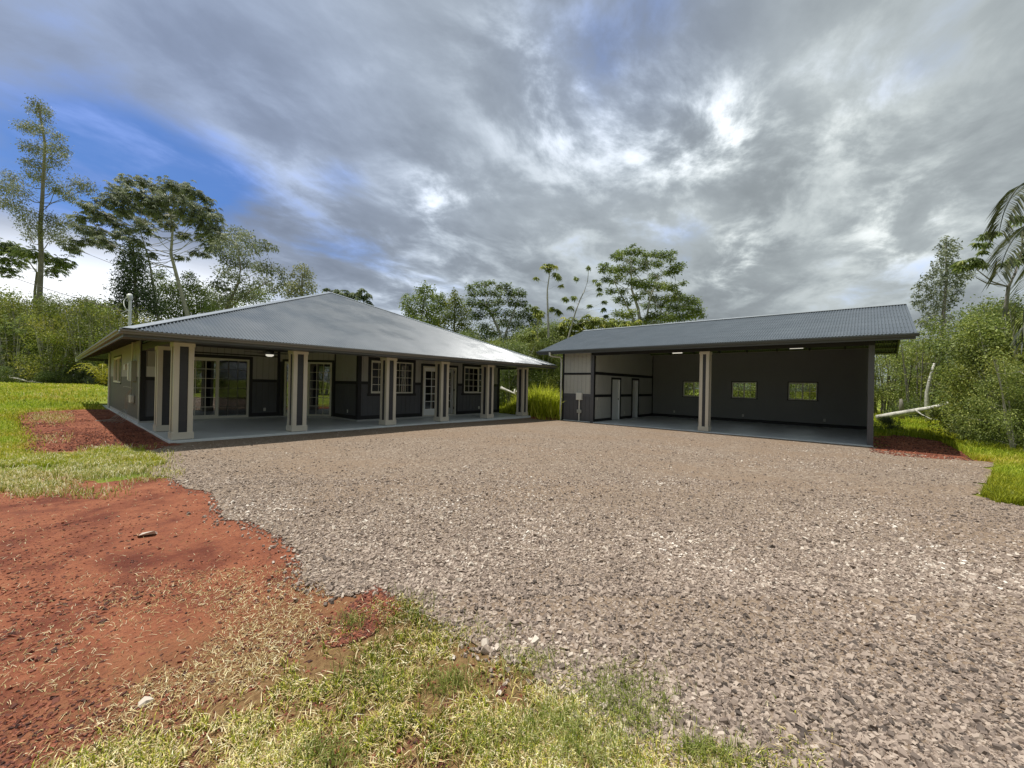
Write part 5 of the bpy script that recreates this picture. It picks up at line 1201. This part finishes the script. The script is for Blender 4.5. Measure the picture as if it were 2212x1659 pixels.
# left lawn and the band of grass between the two soil patches
X, Y = screen_samples(150000, -260, 420, 820, 1010, 31)
jx = np.random.default_rng(77).normal(size=(len(X), 2)) * .14; k = excl(X, Y, [HOUSEP, gravel_poly]) & excl(X + jx[:, 0], Y + jx[:, 1], [soilA, soilB]) & (X < 2.5) & (np.hypot(X, Y) < 52); X = X[k]; Y = Y[k]
D = np.hypot(X, Y); r = np.random.default_rng(1); pn = fbm(X * .5, Y * .5, 3); k = r.random(len(X)) < (.35 + 1.1 * pn); X, Y, D, pn = X[k], Y[k], D[k], pn[k]
blades('lawn_grass', X, Y, (.05 + .0028 * D) * r.uniform(.6, 1.5, len(X)), np.maximum(.006, D * .0011), GR_LAWN, np.clip(r.random(len(X)) * .8 + (pn - .4) * .6, 0, 1), .6, 2, 'bright yellow green mown grass left of the house', 'grass')
X, Y = screen_samples(60000, -80, 400, 955, 1080, 33)
band = gpoly([c1(*p) for p in ((-300, 440), (0, 450), (200, 478), (540, 460), (620, 405), (800, 430), (900, 425), (965, 470), (1045, 512), (880, 570), (1080, 575), (1060, 600), (870, 600), (700, 625), (500, 610), (380, 590), (380, 640), (300, 690), (0, 715), (-300, 700))])
band2 = gpoly([c1(*p) for p in ((455, 670), (600, 668), (615, 700), (560, 742), (450, 745))]); band3 = gpoly([c1(*p) for p in ((185, 230), (290, 190), (430, 215), (435, 250), (350, 262), (190, 240))]); band4 = gpoly([c1(*p) for p in ((235, 372), (330, 350), (380, 365), (300, 385))])
r = np.random.default_rng(2); jx = r.normal(size=(len(X), 2)) * .16; k = inside(band, X + jx[:, 0], Y + jx[:, 1] * 1.4) | (inside(band2, X + jx[:, 0] * 1.5, Y + jx[:, 1] * 2) & (r.random(len(X)) < .5)); X = X[k]; Y = Y[k]; k = r.random(len(X)) < np.clip((fbm(X * 2.2, Y * 2.2, 8) - .33) * 4, .05, 1); X = X[k]; Y = Y[k]; D = np.hypot(X, Y)
blades('verge_grass', X, Y, .085 * r.uniform(.5, 1.7, len(X)), np.maximum(.005, D * .0012), GR_MIX, np.clip(r.random(len(X)) * .9 + .22, 0, 1), .8, 3, 'yellowish grass strip between the two patches of red soil', 'grass')
X, Y = screen_samples(16000, 60, 160, 885, 960, 34); r = np.random.default_rng(3); jx = r.normal(size=(len(X), 2)) * [.3, .8]; k = (inside(band3, X + jx[:, 0], Y + jx[:, 1]) | inside(band4, X + jx[:, 0], Y + jx[:, 1])) & (r.random(len(X)) < .45); X = X[k]; Y = Y[k]
if len(X): blades('sprouting_grass', X, Y, .10 * r.uniform(.5, 1.4, len(X)), np.full(len(X), .016), GR_MIX, r.random(len(X)) * .6 + .4, .8, 4, 'pale grass tufts sprouting in the red soil beside the house', 'grass')
# grass on the right
X, Y = screen_samples(110000, 1870, 2420, 850, 1120, 35); rightg = gpoly([(1886, 880), (2420, 880), (2600, 1130), (2212, 1094), (2150, 1088), (2116, 1070), (2138, 1035), (2150, 992), (2105, 989), (2057, 962), (2026, 948), (1961, 937), (1886, 934)])
k = excl(X, Y, [GARP, gravel_poly, soilC]) & (X > 5) & (np.hypot(X, Y) < 40); X = X[k]; Y = Y[k]; D = np.hypot(X, Y); r = np.random.default_rng(5); pn = fbm(X * .7, Y * .7, 13)
blades('right_grass', X, Y, (.06 + .006 * D) * r.uniform(.5, 1.6, len(X)), np.maximum(.006, D * .0011), GR_LAWN, np.clip(r.random(len(X)) * .7 + (pn - .5) * .7, 0, 1), .6, 6, 'green grass right of the garage and the gravel', 'grass')
# grass between and behind the buildings
Xb_, Yb_ = screen_samples(60000, 1230, 1880, 845, 900, 38); kb = excl(Xb_, Yb_, [GARP]) & (Xb_ > 21) & (np.hypot(Xb_, Yb_) < 42)
X, Y = screen_samples(40000, 1060, 1230, 845, 906, 36); X = np.concatenate([X, Xb_[kb]]); Y = np.concatenate([Y, Yb_[kb]]); k = excl(X, Y, [HOUSEP, GARP, gravel_poly, soilD]); X = X[k]; Y = Y[k]; D = np.hypot(X, Y); r = np.random.default_rng(6)
blades('gap_grass', X, Y, .22 * r.uniform(.4, 1.5, len(X)), D * .0012, GR_TALL, r.random(len(X)) * .8, .6, 7, 'bright green grass in the gap between house and garage', 'grass')
r = np.random.default_rng(8); n = 6000; cx, cy = at(1172, 830, 21.5)[:2]; a = r.normal(size=(n, 2)) * [1.5, 1.0]; X = cx + a[:, 0] * .66 + a[:, 1] * .75; Y = cy - a[:, 0] * .75 + a[:, 1] * .66
k = excl(X, Y, [HOUSEP, GARP]); X = X[k]; Y = Y[k]; a = a[k]; Hh = 1.9 * np.exp(-(a[:, 0] / 1.8) ** 2) * r.uniform(.45, 1.15, len(X))
blades('tall_grass', X, Y, Hh, np.full(len(X), .035), GR_TALL, r.random(len(X)), .75, 9, 'chest high yellow green grass clump beside the garage corner', 'grass', curl=1.0)
# foreground
GR_FORE = attr_mat('foreground_blades', [(0, (.09, .12, .01)), (.22, (.20, .25, .018)), (.5, (.40, .43, .035)), (.7, (.62, .58, .09)), (.85, (.88, .78, .30)), (1, (1.0, .95, .66))], .5, .2)
GR_STRAW = attr_mat('straw_flecks', [(0, (.26, .17, .07)), (.35, (.46, .34, .14)), (.7, (.68, .56, .28)), (1, (.95, .86, .58))], .55, .05)
FG = gpoly([(795, 1325), (840, 1290), (885, 1305), (930, 1345), (975, 1372), (1040, 1392), (1110, 1420), (1160, 1440), (1200, 1475), (1260, 1508), (1300, 1540), (1345, 1585), (1400, 1608), (1500, 1625), (1640, 1655), (1700, 1700)]) + [(2.3, .1), (2.6, -1), (-1, -1.5), (-.5, .8)] + gpoly([(60, 1700), (200, 1630), (400, 1570), (540, 1490), (660, 1410), (740, 1365)])
STRAW = gpoly([(-200, 1200), (150, 1215), (400, 1235), (560, 1225), (660, 1215), (700, 1270), (740, 1300), (795, 1325)]) + FG[-3:][::-1] + [(-.5, .8), (-1, -1.5), (-3, 1)]
X, Y = screen_samples(420000, -100, 1800, 1270, 1990, 41); r = np.random.default_rng(9); jx = r.normal(size=(len(X), 2)) * .07; k = inside(FG, X + jx[:, 0], Y + jx[:, 1]); X = X[k]; Y = Y[k]
pn = fbm(X * 3.2, Y * 3.2, 17) * .55 + fbm(X * 11, Y * 11, 18) * .45; k = r.random(len(X)) < np.clip((pn - .41) * 5.5, .02, 1) * .34; X, Y, pn = X[k], Y[k], pn[k]
green = fbm(X * 1.9 + 5, Y * 1.9, 23)
blades('foreground_grass', X, Y, .038 * r.uniform(.35, 1.6, len(X)) * (1 + .8 * np.clip(green - .5, 0, 1) * 2), r.uniform(.0025, .0068, len(X)), GR_FORE, np.clip(r.random(len(X)) * .95 + .08 - (green - .45) * 1.7, 0, 1), .85, 10, 'patchy green and straw coloured grass at the bottom of the view', 'grass', curl=.25)
k = r.random(len(X)) < .55; Xs, Ys = X[k] + r.normal(size=k.sum()) * .02, Y[k] + r.normal(size=k.sum()) * .02
blades('cut_straw', Xs, Ys, r.uniform(.015, .075, len(Xs)), r.uniform(.0022, .0048, len(Xs)), GR_STRAW, r.random(len(Xs)), 1, 11, 'dry cut straw lying among the foreground grass', 'straw', lay=np.ones(len(Xs)), zoff=.012)
# green tufts
r = np.random.default_rng(12); TX = []; TY = []
for (x, y, s, q) in [(1500, 1625, 18, 500), (1330, 1500, 60, 1500), (1380, 1560, 50, 900), (1200, 1560, 45, 800), (760, 1350, 18, 300), (970, 1480, 40, 600), (700, 1640, 50, 600), (1150, 1440, 40, 500), (1080, 1600, 60, 700), (890, 1310, 30, 250), (1000, 1380, 50, 300), (830, 1470, 60, 500), (1560, 1650, 40, 500), (1240, 1600, 60, 800), (1290, 1640, 60, 900)]:
    q = int(q * .55); xx = x + r.normal(size=q) * s * 1.0; yy = y + r.normal(size=q) * s * .5
    for a, b in zip(xx, yy):
        if b > 870: g = gnd(a, b); TX.append(g[0]); TY.append(g[1])
TX = np.array(TX); TY = np.array(TY); k = np.ones(len(TX), bool)
blades('green_tufts', TX[k], TY[k], .075 * r.uniform(.4, 1.5, k.sum()), r.uniform(.0025, .005, k.sum()), GR_GREEN, r.random(k.sum()), .75, 13, 'fresh green tufts along the edge of the gravel', 'grass')
# straw on the red soil
X, Y = screen_samples(190000, -200, 900, 1190, 1900, 43); k = inside(STRAW, X, Y); X = X[k]; Y = Y[k]; r = np.random.default_rng(14); pn = fbm(X * 2.4, Y * 2.4, 29)
sx = sstep(-.55, .9, X + .35 * (2.8 - Y)); k = r.random(len(X)) < np.clip((pn - .36) * 3.6, .02, 1) * (.07 + .93 * sx ** 1.3) * .42; X, Y = X[k], Y[k]
blades('scattered_straw', X, Y, r.uniform(.004, .030, len(X)) * r.uniform(.5, 1.8, len(X)), r.uniform(.0016, .0046, len(X)), GR_STRAW, r.random(len(X)), 1, 15, 'dry straw scattered over the red soil in the foreground', 'straw', lay=np.ones(len(X)), zoff=.004)
X, Y = screen_samples(2600, -100, 660, 1040, 1500, 44); k = inside(soilB, X, Y) & ~inside(gravel_poly, X, Y); X, Y = X[k], Y[k]; r = np.random.default_rng(16); D = np.hypot(X, Y)
blades('sparse_straw', X, Y, r.uniform(.01, .05, len(X)), np.maximum(.003, D * .0007), GR_DRY, r.random(len(X)), 1, 17, 'single straws on the bare red soil', 'straw', lay=np.ones(len(X)), zoff=.004)

def stones(name, X, Y, S, m, rn, seed, label, cat, flat=.6, sink=.25, kind='stuff', zoff=0.0):
    """angular crushed stones: six sided blocks with every corner displaced"""
    r = np.random.default_rng(seed); n = len(X); c = np.array([[-1, -1, -1], [1, -1, -1], [1, 1, -1], [-1, 1, -1], [-1, -1, 1], [1, -1, 1], [1, 1, 1], [-1, 1, 1]]) * .5
    V = np.tile(c, (n, 1, 1)) * np.array([1, 1, 1]) + r.normal(size=(n, 8, 3)) * .125; V[:, 4:, :2] *= r.uniform(.35, .85, (n, 1, 1)); V[:, 4:, 2] += r.normal(size=(n, 1)) * .05
    V = V * np.stack([r.uniform(.8, 1.5, n), r.uniform(.6, 1.0, n), flat * r.uniform(.6, 1.2, n)], 1)[:, None, :] * S[:, None, None]
    a = r.random(n) * 6.283; b = r.normal(size=n) * .5; ca, sa, cb, sb_ = np.cos(a), np.sin(a), np.cos(b), np.sin(b)
    x, y, z = V[..., 0], V[..., 1], V[..., 2]; x, z = x * cb[:, None] + z * sb_[:, None], -x * sb_[:, None] + z * cb[:, None]
    x, y = x * ca[:, None] - y * sa[:, None], x * sa[:, None] + y * ca[:, None]
    V = np.stack([x + X[:, None], y + Y[:, None], z + (gz(X, Y) + zoff + S * flat * (.5 - sink))[:, None]], -1).reshape(-1, 3)
    q = np.array([[3, 2, 1, 0], [4, 5, 6, 7], [0, 1, 5, 4], [1, 2, 6, 5], [2, 3, 7, 6], [3, 0, 4, 7]]); Q = (np.arange(n)[:, None, None] * 8 + q).reshape(-1, 4)
    me = np_mesh(name, V, quads=Q, rq=np.repeat(rn, 6), material=m); o = link(name, me); return tag(o, label, cat, kind=kind)
ST_G = attr_mat('gravel_stone', [(0, (.10, .08, .068)), (.08, (.18, .14, .115)), (.35, (.295, .232, .19)), (.65, (.385, .308, .25)), (.85, (.48, .395, .325)), (.95, (.64, .565, .48)), (1, (.86, .80, .72))], .8, 0)
ST_R = attr_mat('cinder_stone', [(0, (.06, .03, .025)), (.3, (.15, .055, .038)), (.7, (.27, .085, .048)), (1, (.36, .15, .085))], .85, 0, bump=.6)
def gravel(n, x0, x1, y0, y1, smin, smax, seed, grow=0.0):
    X, Y = screen_samples(n, x0, x1, y0, y1, seed); r = np.random.default_rng(seed + 1)
    spill = r.normal(size=(len(X), 2)) * np.where(r.random((len(X), 1)) < .25, .13, .045); k = inside(gravel_poly_j, X + spill[:, 0], Y + spill[:, 1]); X, Y = X[k], Y[k]; D = np.hypot(X, Y)
    S = r.uniform(smin, smax, len(X)) * r.uniform(.6, 1.25, len(X)) + grow * D; return X, Y, S, r
Xa, Ya, Sa, r = gravel(95000, 500, 2500, 1270, 1950, .010, .030, 51)
Xb, Yb, Sb, _ = gravel(125000, 280, 2400, 1040, 1290, .010, .027, 53)
Xc, Yc, Sc, _ = gravel(70000, 280, 2300, 930, 1050, .010, .026, 55)
X = np.concatenate([Xa, Xb, Xc]); Y = np.concatenate([Ya, Yb, Yc]); S = np.concatenate([Sa, Sb, Sc]); k = excl(X, Y, [[(1.6, 11.6), (15.2, 11.6), (15.2, 13), (1.6, 13)], GARP]); X, Y, S = X[k], Y[k], S[k]
pn = fbm(X * .8, Y * .8, 41); wear = fbm(X * .55 + Y * .25, Y * .16 - X * .1, 47, 4); fr_ = sstep(.0, 2.6, np.minimum(11.7 - Y + 2.0 * (X > 14.5), 15.3 - X)); r3 = np.random.default_rng(58)
k = r3.random(len(X)) < np.clip(.45 + (wear - .38) * 3.2, .28, 1) * (.15 + .85 * fr_); X, Y, S, pn = X[k], Y[k], S[k], pn[k]; r = np.random.default_rng(59); S = S * (.62 + .45 * pn) * np.where(r.random(len(X)) < .10, 1.6, 1.0)
stones('gravel_stones', X, Y, S, ST_G, np.clip(r.random(len(X)) * .92 + (pn - .5) * .35, 0, 1), 57, 'crushed pinkish grey gravel covering the drive', 'gravel', zoff=.008)
# red clods and small stones on the soil
X, Y = screen_samples(52000, -200, 1500, 1035, 1900, 61); k = inside(soilB, X, Y) & ~inside(gravel_poly_j, X, Y); X, Y = X[k], Y[k]; r = np.random.default_rng(62); pn = fbm(X * 1.6, Y * 1.6, 43)
k = r.random(len(X)) < np.clip((pn - .40) * 4, .10, 1) * (1 - .65 * inside(FG, X, Y)); X, Y = X[k], Y[k]
stones('soil_clods', X, Y, r.uniform(.004, .016, len(X)) * r.uniform(.6, 1.6, len(X)), ST_R, r.random(len(X)), 63, 'small dark red cinder clods on the bare soil', 'cinder', sink=.35)
r = np.random.default_rng(71); X, Y = screen_samples(9000, -200, 760, 1035, 1900, 72); pn = fbm(X * 2.2, Y * 2.2, 91); k = inside(soilB, X, Y) & ~inside(gravel_poly_j, X, Y) & ~inside(FG, X, Y) & (r.random(len(X)) < np.clip((pn - .60) * 5, .01, 1)); X, Y = X[k], Y[k]
stones('soil_lumps', X, Y, r.uniform(.014, .032, len(X)), ST_R, r.random(len(X)) * .7, 73, 'clusters of larger maroon cinder lumps on the bare soil', 'cinder', sink=.4, flat=.45)
X, Y = screen_samples(6000, 1870, 2120, 930, 992, 74); k = inside(soilC, X, Y); X, Y = X[k], Y[k]; r = np.random.default_rng(75)
stones('soil_clods', X, Y, r.uniform(.012, .04, len(X)), ST_R, r.random(len(X)), 76, 'red cinder clods on the soil patch right of the garage', 'cinder', sink=.35, zoff=.008)
X, Y = screen_samples(16000, -20, 420, 880, 975, 64); k = inside(soilA, X, Y) & excl(X, Y, [HOUSEP]); X, Y = X[k], Y[k]; r = np.random.default_rng(65)
stones('soil_clods', X, Y, r.uniform(.012, .035, len(X)), ST_R, r.random(len(X)), 66, 'red cinder clods on the soil patch beside the house', 'cinder', sink=.35, zoff=.01)
# red cinder heap spilling at the tip of the gravel
r = np.random.default_rng(67); tip = gpoly([(700, 1400), (740, 1330), (770, 1300), (808, 1268), (850, 1290), (868, 1320), (830, 1350), (800, 1375), (750, 1395)]); X, Y = screen_samples(9000, 690, 880, 1255, 1410, 68); k = inside(tip, X, Y); X, Y = X[k], Y[k]
stones('cinder_spill', X, Y, r.uniform(.010, .026, len(X)), ST_R, r.random(len(X)) * .8 + .1, 69, 'dark red cinder gravel at the pointed tip between grass and gravel', 'cinder', zoff=.004)
def one_stone(x, y, s, rn, m, lab, fl=.5, seed=1):
    g = gnd(x, y); o = stones('stone', np.array([g[0]]), np.array([g[1]]), np.array([s]), m, np.array([min(rn, .93)]), seed, lab, 'stone', fl, .2, None); return o
one_stone(322, 1157, .13, 1.0, ST_G, 'flat pale stone lying alone on the red soil', .28, 3)
one_stone(312, 1561 - 40, .05, 1.0, ST_G, 'small white stone at the bottom left on the red soil', .5, 5)
for (x, y, s, l, sd) in [(1085, 1500 - 8, .038, 'dark red stone at the edge of the grass and gravel', 7), (1325, 1340, .05, 'dark lava stone on the gravel in the lower middle', 8), (1265, 1480 - 20, .04, 'black lava stone near the straw on the gravel', 9)]:
    one_stone(x, y, s, .05 if 'red' not in l else .2, ST_G if 'red' not in l else ST_R, l, .7, sd)
w = MB(); w.tube([tuple(np.array(gnd(x, y, -.03)).tolist() + [-.028]) for x, y in [(1352, 1442), (1370, 1444), (1386, 1441), (1393, 1432), (1396, 1420), (1394, 1410)]], .0022, 5)
tag(w.build('straw_stalk', GR_DRY, None, base=gnd(1352, 1442) + (-.03,)), 'single pale curved stalk lying on the gravel', 'stalk')
